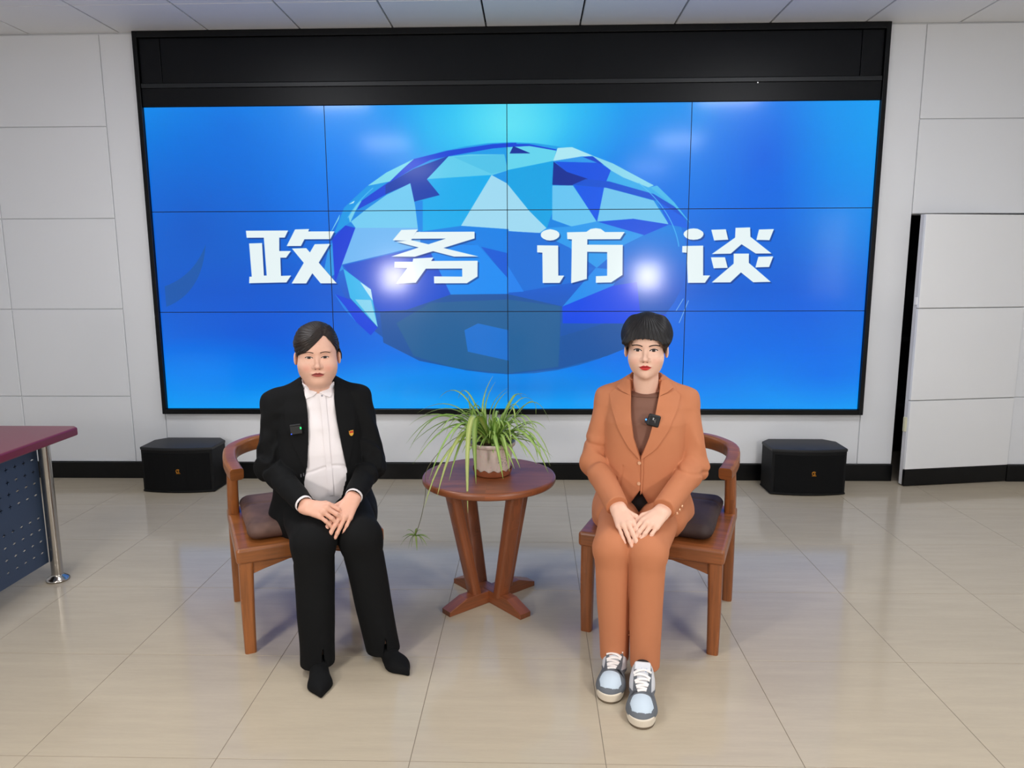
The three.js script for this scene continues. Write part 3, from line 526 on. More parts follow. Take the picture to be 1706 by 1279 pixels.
  for (const [x, y, hx, hy, dz, w] of key) {
    const a = Math.atan2(dz, S(x)), tip = [S(x), Yv(y), dz], p0 = [0.025 * Math.cos(a), 0.13, 0.025 * Math.sin(a)];
    const mid = [S(hx), Yv(hy), dz * 0.5], ctl = [0, 1, 2].map((k) => 2 * mid[k] - 0.5 * (p0[k] + tip[k]));
    leaf(p0, ctl, tip, w * 0.0014, y > 800 ? 0.6 : rr(0, 0.25));
    if (y < 770) { const q = (v, s) => v.map((c) => c + rr(-s, s)); leaf(q(p0, 0.012), q(ctl, 0.03), q(tip, 0.035).map((c, k) => (k === 0 ? c * rr(0.7, 1) : c)), w * 0.0012, rr(0, 0.3)); }
  }
  for (let i = 0; i < 80; i++) {
    const a = rr(0, 6.283), L = rr(0.10, 0.27), e = rr(0.25, 1.25), c = Math.cos(a), s = Math.sin(a), r = L * Math.cos(e), hgt = L * Math.sin(e), dr = rr(0.02, 0.14) * (1.5 - e) * L / 0.2;
    const p0 = [c * rr(0.005, 0.04), 0.128, s * rr(0.005, 0.04)];
    leaf(p0, [c * r * 0.55, 0.14 + hgt * 1.0, s * r * 0.55], [c * r * 1.15, 0.14 + Math.max(hgt * 0.75 - dr, -0.06), s * r * 1.15 * (s < 0 ? 0.8 : 1)], rr(0.0055, 0.0095), rr(0, 0.3));
  }
  const rp = [[0.0, 0.14, 0.02], [-0.13, 0.20, 0.12], [-0.27, 0.06, 0.13], [-0.285, -0.06, 0.11], [-0.305, -0.16, 0.10], [-0.338, -0.262, 0.08]];
  put('runner', new THREE.TubeGeometry(new THREE.CatmullRomCurve3(rp.map((p) => V(...p))), 40, 0.0014, 5), std({ color: '#6b6a45', roughness: 0.7 }), t);
  const pl = new THREE.Group(); pl.name = 'plantlet'; t.add(pl);
  const C = [-0.338, -0.262, 0.08];
  for (let i = 0; i < 13; i++) { const a = i * 0.49 + rr(-0.2, 0.2), L = rr(0.045, 0.088), d = rr(-0.5, 0.6); const ex = C[0] + Math.cos(a) * L, ey = C[1] - 0.012 + Math.sin(a) * L * 0.75 - 0.01, ez = C[2] + d * 0.03; leaf(C, [mix(C[0], ex, 0.5), Math.max(C[1], ey) + 0.012, mix(C[2], ez, 0.6)], [ex, ey, ez], 0.0046, 0.25, pl); }
}
function mixc(a, b, t) { return a.map((v, i) => v + (b[i] - v) * t); }

// ---------- two studio lamps on stands, behind the picture ----------
function studioLamp(pos, turn, label) {
  const t = thing('studio_lamp', label, 'studio lamp', pos, turn, 'studio lamps on tripods');
  const y = 1.36;
  put('pole', new THREE.CylinderGeometry(0.013, 0.016, y - 0.2, 14).translate(0, (y + 0.1) / 2 - 0.05, -0.1), M.black, t);
  for (let k = 0; k < 3; k++) { const a = k * 2.094 + 0.5; put('leg', new THREE.TubeGeometry(new THREE.LineCurve3(V(0, 0.55, -0.1), V(0.42 * Math.cos(a), 0.011, -0.1 + 0.42 * Math.sin(a))), 1, 0.011, 8), M.black, t); }
  const h = put('lamp_housing', lathe([[0, -0.16], [0.07, -0.16], [0.08, -0.12], [0.085, -0.05], [0.18, 0.0], [0.184, 0.004], [0.178, 0.004], [0.16, -0.01], [0, -0.012]], 40).rotateX(Math.PI / 2).translate(0, y, 0), M.black, t);
  put('diffuser', new THREE.CylinderGeometry(0.165, 0.165, 0.006, 40).rotateX(Math.PI / 2).translate(0, y, -0.004), std({ color: '#ffffff', emissive: '#fff1e2', emissiveIntensity: 3, roughness: 0.6 }), t);
  const l = new THREE.RectAreaLight(0xfff6ee, STUDIO_LAMP, 0.29, 0.29); l.position.set(0, y, 0.008); l.rotation.y = Math.PI; t.add(l);
}
studioLamp([-1.62, 0, 4.55], Math.atan2(1.3, -2.4), 'black studio lamp on a tripod to the left of the camera');
studioLamp([1.66, 0, 4.55], Math.atan2(-1.3, -2.4), 'black studio lamp on a tripod to the right of the camera');

// ---------- people ----------
const skinLin = (hex) => { const c = new THREE.Color(hex); return [c.r, c.g, c.b]; };
// face paint: brows, eyes, lips, cheeks on a canvas that covers 0.22 m x 0.30 m of the head's front; plain skin elsewhere
function faceTexture(o) {
  const W = 880, H = 1200, k = 4000;                                // 0.25 mm a pixel
  const X = (x) => W / 2 + x * k, Y = (y) => 560 - y * k;
  const c = canvas(W, H, (c) => {
    c.fillStyle = o.skin; c.fillRect(0, 0, W, H);
    const blob = (x, y, rx, ry, col, a) => { c.save(); c.translate(X(x), Y(y)); c.scale(1, ry / rx); const g = c.createRadialGradient(0, 0, 0, 0, 0, rx * k); g.addColorStop(0, `rgba(${col},${a})`); g.addColorStop(1, `rgba(${col},0)`); c.fillStyle = g; c.fillRect(-rx * k, -rx * k, 2 * rx * k, 2 * rx * k); c.restore(); };
    for (const s of [-1, 1]) blob(s * 0.042, -0.042, 0.026, 0.022, o.blush, o.blushA);
    blob(0, -0.04, 0.016, 0.012, o.blush, o.blushA * 0.7);
    for (let i = 0; i < 900; i++) { c.fillStyle = `rgba(${i % 2 ? '150,80,60' : '255,225,205'},0.025)`; c.beginPath(); c.arc(rnd() * W, rnd() * H, rr(3, 16), 0, 7); c.fill(); }
    for (const s of [-1, 1]) {
      const ex = s * o.eye[0], ey = o.eye[1], w = o.eye[2], h = o.eye[3];
      // eye white, iris, pupil inside the lid outline
      c.save(); c.beginPath(); c.moveTo(X(ex - w), Y(ey - s * 0.0006)); c.quadraticCurveTo(X(ex), Y(ey + h * 1.7), X(ex + w), Y(ey + s * 0.0006)); c.quadraticCurveTo(X(ex), Y(ey - h * 1.35), X(ex - w), Y(ey - s * 0.0006)); c.clip();
      c.fillStyle = '#d8cac4'; c.fillRect(X(ex - 0.03), Y(ey + 0.02), 0.06 * k, 0.04 * k);
      c.fillStyle = '#1e0e0a'; c.beginPath(); c.arc(X(ex), Y(ey), 0.0066 * k, 0, 7); c.fill(); c.fillStyle = '#0b0504'; c.beginPath(); c.arc(X(ex), Y(ey), 0.0026 * k, 0, 7); c.fill(); c.restore();
      c.strokeStyle = o.lash; c.lineWidth = o.lashW; c.lineCap = 'round'; c.beginPath(); c.moveTo(X(ex - w), Y(ey - s * 0.0006)); c.quadraticCurveTo(X(ex), Y(ey + h * 1.8), X(ex + w), Y(ey + s * 0.0006)); c.stroke();
      c.strokeStyle = 'rgba(120,60,45,0.5)'; c.lineWidth = 3; c.beginPath(); c.moveTo(X(ex - w), Y(ey - s * 0.0006)); c.quadraticCurveTo(X(ex), Y(ey - h * 1.4), X(ex + w), Y(ey + s * 0.0006)); c.stroke();
      c.strokeStyle = 'rgba(110,55,40,0.45)'; c.lineWidth = 4; c.beginPath(); c.moveTo(X(ex - w * 0.95), Y(ey + h * 1.0)); c.quadraticCurveTo(X(ex), Y(ey + h * 2.9), X(ex + w * 1.05), Y(ey + h * 1.0)); c.stroke();
      // brow
      const B = o.brow; c.strokeStyle = B.color; c.lineWidth = B.w; c.beginPath(); c.moveTo(X(s * B.x0), Y(B.y0)); c.quadraticCurveTo(X(s * B.x1), Y(B.y1), X(s * B.x2), Y(B.y2)); c.stroke();
      c.lineWidth = B.w * 0.6; c.beginPath(); c.moveTo(X(s * B.x0), Y(B.y0 - 0.001)); c.quadraticCurveTo(X(s * B.x1), Y(B.y1 - 0.001), X(s * B.x2), Y(B.y2)); c.stroke();
      c.fillStyle = 'rgba(70,25,18,0.75)'; c.beginPath(); c.ellipse(X(s * 0.0075), Y(-0.0445), 0.0036 * k, 0.0018 * k, s * 0.3, 0, 7); c.fill();
    }
    const L = o.lip, ly = L.y; c.fillStyle = L.up; c.beginPath(); c.moveTo(X(-L.w), Y(ly - L.droop)); c.quadraticCurveTo(X(-L.w * 0.5), Y(ly + L.h * 0.8), X(-0.006), Y(ly + L.h)); c.lineTo(X(0), Y(ly + L.h * 0.75)); c.lineTo(X(0.006), Y(ly + L.h)); c.quadraticCurveTo(X(L.w * 0.5), Y(ly + L.h * 0.8), X(L.w), Y(ly - L.droop)); c.quadraticCurveTo(X(0), Y(ly + 0.0005), X(-L.w), Y(ly - L.droop)); c.fill();
    c.fillStyle = L.low; c.beginPath(); c.moveTo(X(-L.w), Y(ly - L.droop)); c.quadraticCurveTo(X(0), Y(ly + 0.0012), X(L.w), Y(ly - L.droop)); c.quadraticCurveTo(X(L.w * 0.45), Y(ly - L.lh * 1.05), X(0), Y(ly - L.lh)); c.quadraticCurveTo(X(-L.w * 0.45), Y(ly - L.lh * 1.05), X(-L.w), Y(ly - L.droop)); c.fill();
    c.strokeStyle = 'rgba(70,10,12,0.8)'; c.lineWidth = 4; c.beginPath(); c.moveTo(X(-L.w), Y(ly - L.droop)); c.quadraticCurveTo(X(0), Y(ly + 0.0012), X(L.w), Y(ly - L.droop)); c.stroke();
  });
  const t = ctex(c); t.wrapS = t.wrapT = THREE.ClampToEdgeWrapping; return t;
}
const faceUV = (g) => { const p = g.attributes.position, n = g.attributes.normal, uv = g.attributes.uv; for (let i = 0; i < p.count; i++) { const front = p.getZ(i) > 0.03 && n.getZ(i) > 0.05; uv.setXY(i, front ? 0.5 + p.getX(i) * 4000 / 880 : 0.02, front ? 1 - (560 - p.getY(i) * 4000) / 1200 : 0.02); } return g; };
function headField(o, bare = false) {
  const w = o.wide, j = o.jaw;
  const skull = el([0, 0.034, -0.012], 0.0735, 0.086, 0.092), face = el([0, -0.02, 0.026], 0.066 * w, 0.088, 0.066), jaw = el([0, -0.06, 0.03], 0.049 * j, 0.05, 0.056), chin = el([0, -0.097, 0.064], 0.019 * j, 0.016, 0.02);
  const parts = [skull, face, jaw, chin]; for (const s of [-1, 1]) parts.push(el([s * 0.038 * w, -0.036, 0.05], 0.026 * w, 0.027, 0.031), el([s * 0.038 * j, -0.066, 0.02], 0.017 * j, 0.024, 0.03));
  const base = join(0.026, ...parts);
  const forehead = el([0, 0.032, 0.035], 0.06, 0.05, 0.055);
  const neck = join(0.02, rc([0, -0.07, -0.012], [0, -0.2, -0.035], o.neck, o.neck + 0.006), rc([0, -0.09, 0.02], [0, -0.2, -0.02], o.neck * 0.78, o.neck * 0.85));
  const nose = join(0.008, rc([0, 0.004, 0.083], [0, -0.03, 0.103], 0.006, 0.0085), el([0, -0.033, 0.105], 0.0105, 0.0085, 0.0095), el([0.0115, -0.037, 0.0925], 0.0085, 0.007, 0.009), el([-0.0115, -0.037, 0.0925], 0.0085, 0.007, 0.009));
  const lip = join(0.004, el([0, o.lip.y + 0.0035, 0.0865], o.lip.w * 1.0, 0.0048, 0.009), el([0, o.lip.y - 0.0055, 0.0855], o.lip.w * 0.82, 0.006, 0.009));
  const dbl = o.double ? el([0, -0.1, 0.03], 0.045, 0.022, 0.04) : null;
  return (x, y, z) => {
    let d = smin(base(x, y, z), forehead(x, y, z), 0.025);
    const ax = Math.abs(x);
    // eye sockets and lids
    const sock = Math.hypot((ax - 0.031) / 1.4, (y - 0.002), (z - 0.098)) - 0.0145; d = smax(d, -sock, 0.014);
    d = smin(d, Math.hypot((ax - o.eye[0]) / 1.25, y - o.eye[1], (z - 0.0735)) - 0.0115, 0.005);
    d = smin(d, Math.hypot((ax - 0.03) / 2.2, (y - o.brow.y1 + 0.003) / 0.8, z - 0.078) - 0.0065, 0.014);
    d = smin(d, nose(x, y, z), 0.008); d = smin(d, lip(x, y, z), 0.007);
    d += 0.0012 * Math.exp(-Math.pow((y - o.lip.y + 0.0002) / 0.0016, 2)) * (ax < o.lip.w && z > 0.07 ? 1 : 0);
    d = smin(d, neck(x, y, z), o.double ? 0.03 : 0.018); if (dbl) d = smin(d, dbl(x, y, z), 0.02);
    if (bare) return d;
    // ears
    const rx = ax - o.ear, ry = y + 0.014, rz = z + 0.004 + 0.25 * ry; let ear = Math.hypot(rx / 0.45 - rz * 0.5, ry / 1.55, rz) - 0.0165; ear *= 0.5; ear = Math.max(ear, -(Math.hypot((rx - 0.009) / 0.6, (ry - 0.003) / 1.3, rz - 0.003) - 0.0085) * 0.6);
    return smin(d, ear, 0.006);
  };
}
// hand: wrist, finger direction f, back-of-hand normal n, thumb side sgn; curls per finger
function handField(o) {
  const f = V(...o.f).normalize(), n0 = V(...o.n), n = n0.sub(f.clone().multiplyScalar(n0.dot(f))).normalize(), x = V().crossVectors(f, n).multiplyScalar(o.thumb), W = V(...o.wrist);
  const P = (a, b, c) => { const p = W.clone().addScaledVector(x, a).addScaledVector(f, b).addScaledVector(n, c); return [p.x, p.y, p.z]; };
  const mcp = [[0.027, 0.083, 0.0], [0.0085, 0.087, 0.004], [-0.0095, 0.082, 0.003], [-0.0265, 0.073, -0.003]], len = [[0.040, 0.024, 0.019], [0.044, 0.027, 0.02], [0.04, 0.025, 0.02], [0.032, 0.019, 0.017]], rad = [0.0094, 0.0096, 0.009, 0.008];
  const palm = [], fingers = [], nails = [];
  mcp.forEach((m, i) => palm.push(rc(P(m[0] * 0.62, 0.004, -0.003), P(m[0], m[1], m[2] - 0.003), 0.0135, 0.0108)));
  palm.push(rc(P(0.012, 0.03, -0.010), P(0.004, 0.06, -0.010), 0.013, 0.011), rc(o.fore, P(0, 0.012, -0.003), 0.0235, 0.0205));
  palm.push(rc(P(0.013, -0.012, -0.003), P(0.012, 0.012, -0.003), 0.0155, 0.0155), rc(P(-0.013, -0.012, -0.003), P(-0.012, 0.012, -0.003), 0.0155, 0.0155));
  mcp.forEach((m, i) => {
    let a = 0, q = [...m]; q[2] -= 0.002; const sp = (o.spread ?? 0.05) * (1.5 - i), c = o.curl[i]; let r = rad[i]; const seg = [];
    for (let s = 0; s < 3; s++) { a += c[s]; const L = len[i][s], e = [q[0] + Math.sin(sp) * L * Math.cos(a), q[1] + Math.cos(a) * L, q[2] - Math.sin(a) * L]; seg.push(rc(P(...q), P(...e), r, r * 0.9)); if (s === 2) nails.push({ p: P(q[0] + (e[0] - q[0]) * 0.75, q[1] + (e[1] - q[1]) * 0.75 + Math.sin(a) * r * 0.75, q[2] + (e[2] - q[2]) * 0.75 + Math.cos(a) * r * 0.75), r: 0.0058 }); q = e; r *= 0.91; }
    fingers.push(join(0.004, ...seg));
  });
  const th = o.thumbPose || [[0.024, 0.028, -0.008], [0.046, 0.055, -0.016], [0.05, 0.083, -0.02], [0.047, 0.104, -0.022]];
  fingers.push(join(0.005, rc(P(...th[0]), P(...th[1]), 0.0135, 0.0108), rc(P(...th[1]), P(...th[2]), 0.0103, 0.009), rc(P(...th[2]), P(...th[3]), 0.009, 0.0075)));
  const pf = join(0.012, ...palm);
  const fn = (X, Y, Z) => { const d = pf(X, Y, Z); let e = 1; for (const g of fingers) e = Math.min(e, g(X, Y, Z)); return smin(d, e, 0.006); };
  fn.nails = nails; fn.center = P(0, 0.07, 0); return fn;
}
function person(o) {
  const t = thing('person', o.label, 'person', o.pos, o.turn);
  const H = o.head, hf = headField(H), [hx, hy, hz] = H.at;
  // --- body: head, hands and the trunk under the clothes
  const skin = phys({ map: faceTexture(H), vertexColors: true, roughness: 0.52, sheen: 0.15, sheenColor: new THREE.Color('#ffd8c8'), sheenRoughness: 0.6 });
  const headG = faceUV(mesher(hf, [-0.105, -0.195, -0.12], [0.105, 0.135, 0.125], 0.0017, () => [1, 1, 1]));
  const placed = (g) => g.rotateX(H.pitch || 0).rotateY(H.yaw || 0).rotateZ(H.roll || 0).translate(hx, hy, hz);
  const hands = o.hands.map((h, i) => { const e = o.joints[i ? 'elR' : 'elL'], w = h.wrist, L = Math.hypot(e[0] - w[0], e[1] - w[1], e[2] - w[2]); h.fore = w.map((v, k) => v + (e[k] - v) / L * 0.05); const f = handField(h), c = f.center; const g = mesher(f, c.map((v) => v - 0.125), c.map((v) => v + 0.125), 0.0023, (x, y, z) => { const m = f.nails.some((q) => Math.hypot(x - q.p[0], y - q.p[1], z - q.p[2]) < q.r); return m ? [1.12, 0.98, 0.95] : H.handTint || [1, 0.97, 0.95]; }); const uv = g.attributes.uv; for (let i = 0; i < uv.count; i++) uv.setXY(i, 0.02, 0.02); return g; });
  const J = o.joints, trunkF = join(0.03, ...o.trunkUnder, ...['L', 'R'].flatMap((s) => [rc(J['sh' + s], J['el' + s], 0.04, 0.034), rc(J['el' + s], J['wr' + s], 0.034, 0.018), rc(J['hip' + s], J['kn' + s], 0.068, 0.05), rc(J['kn' + s], J['an' + s], 0.046, 0.028)]));
  const tg = mesher(trunkF, [-0.32, 0.02, -0.2], [0.34, 1.08, 0.62], 0.013, () => [1, 1, 1]); { const uv = tg.attributes.uv; for (let i = 0; i < uv.count; i++) uv.setXY(i, 0.02, 0.02); }
  put('body', mergeGeometries([placed(headG), ...hands, tg]), skin, t);
  // --- hair
  const hair = mesher(o.hair.field(headField(H, true)), [-0.125, -0.14, -0.15], [0.125, 0.16, 0.135], 0.0018, o.hair.color);
  put('hair', placed(hair), phys({ vertexColors: true, roughness: 0.5, specularIntensity: 0.7 }), t);
  if (o.hair.extra) o.hair.extra(t, placed);
  return t;
}
// fold helper: soft ridges across a limb
const ridge = (t, c, w) => Math.exp(-((t - c) * (t - c)) / (w * w));

// ===== the person in the black suit =====
{
  const J = { shL: [-0.150, 0.945, -0.01], shR: [0.168, 0.950, -0.01], elL: [-0.186, 0.705, 0.055], elR: [0.218, 0.690, 0.060], wrL: [-0.042, 0.614, 0.335], wrR: [0.128, 0.622, 0.314], hipL: [-0.085, 0.535, -0.02], hipR: [0.10, 0.535, -0.02], knL: [-0.021, 0.485, 0.365], knR: [0.150, 0.480, 0.350], anL: [-0.026, 0.06, 0.425], anR: [0.226, 0.06, 0.385] };
  const jacketTrunk = stack([[0.425, 0.012, 0.02, 0.215, 0.15], [0.5, 0.012, 0.02, 0.212, 0.158], [0.6, 0.012, 0.02, 0.196, 0.158], [0.72, 0.012, 0.022, 0.184, 0.152], [0.84, 0.012, 0.01, 0.176, 0.138], [0.92, 0.012, 0.0, 0.168, 0.118], [0.985, 0.012, -0.008, 0.13, 0.092], [1.03, 0.014, -0.012, 0.085, 0.07], [1.055, 0.014, -0.015, 0.066, 0.058]]);
  const shirtTrunk = stack([[0.49, 0.025, 0.03, 0.17, 0.14], [0.58, 0.025, 0.03, 0.172, 0.144], [0.68, 0.02, 0.03, 0.166, 0.144], [0.76, 0.02, 0.024, 0.16, 0.14], [0.86, 0.015, 0.012, 0.155, 0.124], [0.94, 0.014, 0.004, 0.135, 0.1], [0.99, 0.014, 0.004, 0.09, 0.082], [1.015, 0.014, 0.0, 0.066, 0.068]]);
  const shoulders = join(0.02, rc([-0.055, 0.998, -0.012], [-0.184, 0.970, -0.008], 0.044, 0.024), rc([0.085, 1.0, -0.012], [0.194, 0.977, -0.008], 0.044, 0.024), rc([-0.1, 0.95, -0.01], [-0.165, 0.94, -0.01], 0.06, 0.05), rc([0.12, 0.95, -0.01], [0.172, 0.945, -0.01], 0.06, 0.05));
  const sleeve = (s, a, b, c, dir) => {
    const up = rc(a, b, 0.060, 0.056), lo = rc(b, c, 0.055, 0.037), L = Math.hypot(c[0] - b[0], c[1] - b[1], c[2] - b[2]), u = [0, 1, 2].map((k) => (c[k] - b[k]) / L);
    return (x, y, z) => { let d = smin(up(x, y, z), lo(x, y, z), 0.02); const t = (x - b[0]) * u[0] + (y - b[1]) * u[1] + (z - b[2]) * u[2];
      d += 0.008 * Math.sin(t * 80 + 7 * noise3(x * 16, y * 16, z * 16)) * ridge(t, 0.03, 0.09) + 0.007 * (noise3(x * 20, y * 20, z * 20) - 0.5);
      return smax(d, t - (L - 0.022), 0.004); };
  };
  const sL = sleeve(0, J.shL, J.elL, J.wrL), sR = sleeve(0, J.shR, J.elR, J.wrR);
  const open = poly2([[-0.05, 1.06], [-0.044, 1.02], [-0.032, 0.97], [-0.026, 0.895], [-0.030, 0.80], [-0.036, 0.735], [-0.052, 0.66], [-0.05, 0.58], [0.04, 0.52], [0.085, 0.58], [0.108, 0.66], [0.112, 0.70], [0.1, 0.78], [0.084, 0.88], [0.076, 0.97], [0.080, 1.02], [0.082, 1.06]]);
  const neckHole = rc([0.014, 0.98, 0.0], [0.014, 1.12, 0.01], 0.062, 0.066);
  const skirtL = rc([-0.10, 0.475, 0.02], [-0.075, 0.49, 0.13], 0.10, 0.086), skirtR = rc([0.13, 0.475, 0.02], [0.14, 0.485, 0.12], 0.098, 0.086);
  const jacketSolid = (x, y, z) => { let d = smin(jacketTrunk(x, y, z), shoulders(x, y, z), 0.03); d = smin(d, Math.max(Math.min(skirtL(x, y, z), skirtR(x, y, z)), 0.40 - y), 0.03); d += 0.004 * (noise3(x * 13, y * 7, z * 13) - 0.5); return d; };
  const jacketF = (x, y, z) => {
    let d = jacketSolid(x, y, z); d = Math.max(d, -Math.max(open(x, y), 0.03 - z)); d = smax(d, -neckHole(x, y, z), 0.006);
    const a = Math.min(sL(x, y, z), sR(x, y, z)), k = 0.006 + 0.016 * sstep(0.82, 0.95, y); return smin(d, a, k);
  };
  const shirtF = (x, y, z) => {
    let d = shirtTrunk(x, y, z);
    if (z > 0) { d += 0.004 * ridge(y, 0.706 + 0.012 * Math.sin(x * 26), 0.005); d -= 0.0018 * Math.sin((x - 0.03) * 160 + 3 * noise3(x * 20, y * 12, 1)) * sstep(0.8, 0.98, y) + 0.002 * (noise3(x * 30, y * 30, 7) - 0.5); }
    return d;
  };
  const tr = (a, b, c, wob) => { const up = rc(a, b, 0.092, 0.079), lo = rc([b[0], b[1] - 0.01, b[2]], c, 0.077, 0.062); return (x, y, z) => { let d = smin(up(x, y, z), lo(x, y, z), 0.03); d += 0.005 * ridge(y, b[1] - 0.06 + 0.1 * (x - b[0]), 0.007) * sstep(b[2] + 0.05, b[2] - 0.03, z) + 0.006 * (noise3(x * 14 + wob, y * 9, z * 14) - 0.5); return smax(d, 0.028 + 0.0 * x - y, 0.004); }; };
  const tL = tr(J.hipL, J.knL, [J.anL[0], 0.0, J.anL[2]], 0), tR = tr(J.hipR, J.knR, [J.anR[0], 0.0, J.anR[2]], 5);
  const slit = (cx, cz) => (x, y, z) => Math.max(Math.abs(x - cx) - 0.010 * (1 - (y - 0.02) / 0.09), y - 0.105, cz - z);
  const slL = slit(J.anL[0] + 0.022, J.anL[2]), slR = slit(J.anR[0] + 0.0, J.anR[2]);
  const hips = el([0.01, 0.54, -0.02], 0.18, 0.095, 0.13);
  const trouserF = (x, y, z) => Math.max(smin(smin(hips(x, y, z), tL(x, y, z), 0.03), tR(x, y, z), 0.012), -slL(x, y, z), -slR(x, y, z));
  const cloth = phys({ color: '#050607', roughness: 0.85, specularIntensity: 0.5 });
  const white = phys({ color: '#e9e3e3', roughness: 0.7, sheen: 0.2 });
  const head = { at: [0.018, 1.150, 0.045], yaw: 0.0, pitch: 0.03, roll: 0.0, skin: '#e2b39c', blush: '214,112,98', blushA: 0.30, wide: 1.12, jaw: 1.21, neck: 0.05, double: true, ear: 0.084, eye: [0.0305, 0.0, 0.0142, 0.0054], lash: '#1a0c09', lashW: 12, brow: { x0: 0.014, y0: 0.0195, x1: 0.032, y1: 0.027, x2: 0.05, y2: 0.018, w: 13, color: 'rgba(48,24,18,0.85)' }, lip: { y: -0.0655, w: 0.0255, h: 0.0075, lh: 0.0095, droop: 0.003, up: '#8c3a34', low: '#a5483f' }, handTint: [1.0, 0.92, 0.88] };
  const hairOpen = poly2([[0.026, 0.082], [0.008, 0.066], [-0.012, 0.047], [-0.035, 0.027], [-0.058, 0.014], [-0.074, 0.004], [-0.084, -0.03], [-0.084, -0.2], [0.09, -0.2], [0.086, -0.03], [0.080, 0.004], [0.070, 0.034], [0.052, 0.062], [0.036, 0.080]]);
  const hairColor = (x, y, z) => { const n = noise3(x * 90 + y * 40, y * 30, z * 30), k = 0.55 + 0.9 * n; return [0.016 * k, 0.010 * k, 0.0075 * k]; };
  const t = person({
    label: 'seated person in a black suit and white shirt with hands folded on the lap', pos: [-0.728, 0, 2.1], turn: 0.27, joints: J, head,
    trunkUnder: [el([0.012, 0.78, 0.005], 0.13, 0.24, 0.1), el([0.012, 0.55, -0.01], 0.15, 0.09, 0.11), rc([0.014, 0.95, -0.005], [0.014, 1.06, 0.01], 0.06, 0.05), rc([-0.13, 0.945, -0.01], [0.15, 0.945, -0.01], 0.045, 0.045)],
    hands: [{ wrist: [-0.042, 0.614, 0.335], f: [0.80, -0.03, 0.60], n: [-0.12, 0.80, 0.60], thumb: -1, spread: 0.10, curl: [[0.75, 0.5, 0.3], [0.8, 0.4, 0.3], [0.85, 0.35, 0.2], [0.75, 0.35, 0.2]], thumbPose: [[0.022, 0.03, -0.008], [0.04, 0.055, -0.02], [0.042, 0.08, -0.03], [0.036, 0.098, -0.036]] },
      { wrist: [0.128, 0.622, 0.314], f: [-0.46, -0.52, 0.68], n: [0.16, 0.72, 0.68], thumb: 1, spread: 0.06, curl: [[0.25, 0.3, 0.2], [0.3, 0.3, 0.2], [0.35, 0.3, 0.2], [0.35, 0.3, 0.2]] }],
    hair: {
      field: (hf) => (x, y, z) => {
        const o = z > -0.005 ? hairOpen(x, y) : Math.max(0.03, 0.02), lift = Math.min(0.004 + 0.0105 * sstep(-0.03, 0.05, y) + 0.005 * sstep(0.03, 0.07, Math.abs(x)) * sstep(-0.01, 0.03, y), 0.003 + 0.35 * Math.max(o, 0));
        let d = hf(x, y, z) - lift; const part = Math.abs(x - 0.028 + 0.2 * Math.min(0, z - 0.05)); d += 0.003 * Math.exp(-part * part / 0.00006) * (z > -0.02 ? 1 : 0);
        const a = Math.atan2(y - 0.1, x - 0.028); d += 0.0006 * Math.sin(a * 52 + 9 * noise3(x * 30, y * 30, z * 30)) + 0.0004 * Math.sin(a * 117 + z * 60);
        if (z > -0.005) d = Math.max(d, -o);
        const low = z > -0.02 ? -0.018 : -0.095; d = smax(d, low + 0.3 * Math.max(0, -z - 0.02) * 0 - y, 0.006);
        return smin(d, el([0.0, -0.05, -0.115], 0.036, 0.04, 0.03)(x, y, z), 0.02);
      }, color: hairColor,
      extra: (t, placed) => { const s = [[0.086, 0.02, 0.0, 0.008, 0.008], [0.092, 0.0, -0.008, 0.008, 0.009], [0.094, -0.022, -0.012, 0.003, 0.004]]; put('hair_strand', placed(sweep(s, V(0, 0, 1))), std({ color: '#120b09', roughness: 0.4 }), t); },
    },
  });
  put('trousers', mesher(trouserF, [-0.24, 0.015, -0.2], [0.34, 0.66, 0.52], 0.0055), cloth, t);
  put('shirt', mesher(shirtF, [-0.2, 0.47, -0.16], [0.24, 1.04, 0.23], 0.005), white, t);
  const jk = put('jacket', mesher(jacketF, [-0.29, 0.385, -0.2], [0.32, 1.08, 0.4], 0.0052), cloth, t);
  // lapels, collar, buttons, pocket welt
  const jz = (x, y, z) => jacketSolid(x, y, z);
  put('lapel', drape(jz, [[-0.044, 1.02], [-0.032, 0.97], [-0.027, 0.9], [-0.031, 0.8], [-0.038, 0.72]], [[-0.10, 1.0], [-0.118, 0.955], [-0.112, 0.88], [-0.085, 0.8], [-0.046, 0.715]], 26, 8, -0.001, 0.006), cloth, jk);
  put('lapel', drape(jz, [[0.080, 1.02], [0.076, 0.97], [0.083, 0.89], [0.098, 0.79], [0.11, 0.72]], [[0.135, 1.0], [0.152, 0.955], [0.152, 0.88], [0.14, 0.8], [0.118, 0.715]], 26, 8, -0.001, 0.006), cloth, jk);
  const silver = std({ color: '#9a9aa0', metalness: 0.9, roughness: 0.3 });
  for (const [x, y] of [[-0.062, 0.688], [-0.052, 0.692]]) { const g = drape(jz, [[x - 0.002, y - 0.006], [x - 0.002, y + 0.006]], [[x + 0.002, y - 0.006], [x + 0.002, y + 0.006]], 4, 2, 0.001, 0.004); put('button', g, silver, jk); }
  // shirt collar, placket, cuffs
  const sh = t.getObjectByName('shirt');
  put('collar', drape(shirtF, [[-0.036, 1.011], [-0.028, 1.010], [-0.012, 1.006], [0.012, 0.999]], [[-0.037, 0.990], [-0.031, 0.975], [-0.014, 0.984], [0.008, 0.996]], 12, 6, 0.003, 0.004), white, sh);
  put('collar', drape(shirtF, [[0.066, 1.011], [0.057, 1.010], [0.042, 1.006], [0.02, 0.999]], [[0.067, 0.990], [0.060, 0.977], [0.044, 0.985], [0.024, 0.996]], 12, 6, 0.003, 0.004), white, sh);
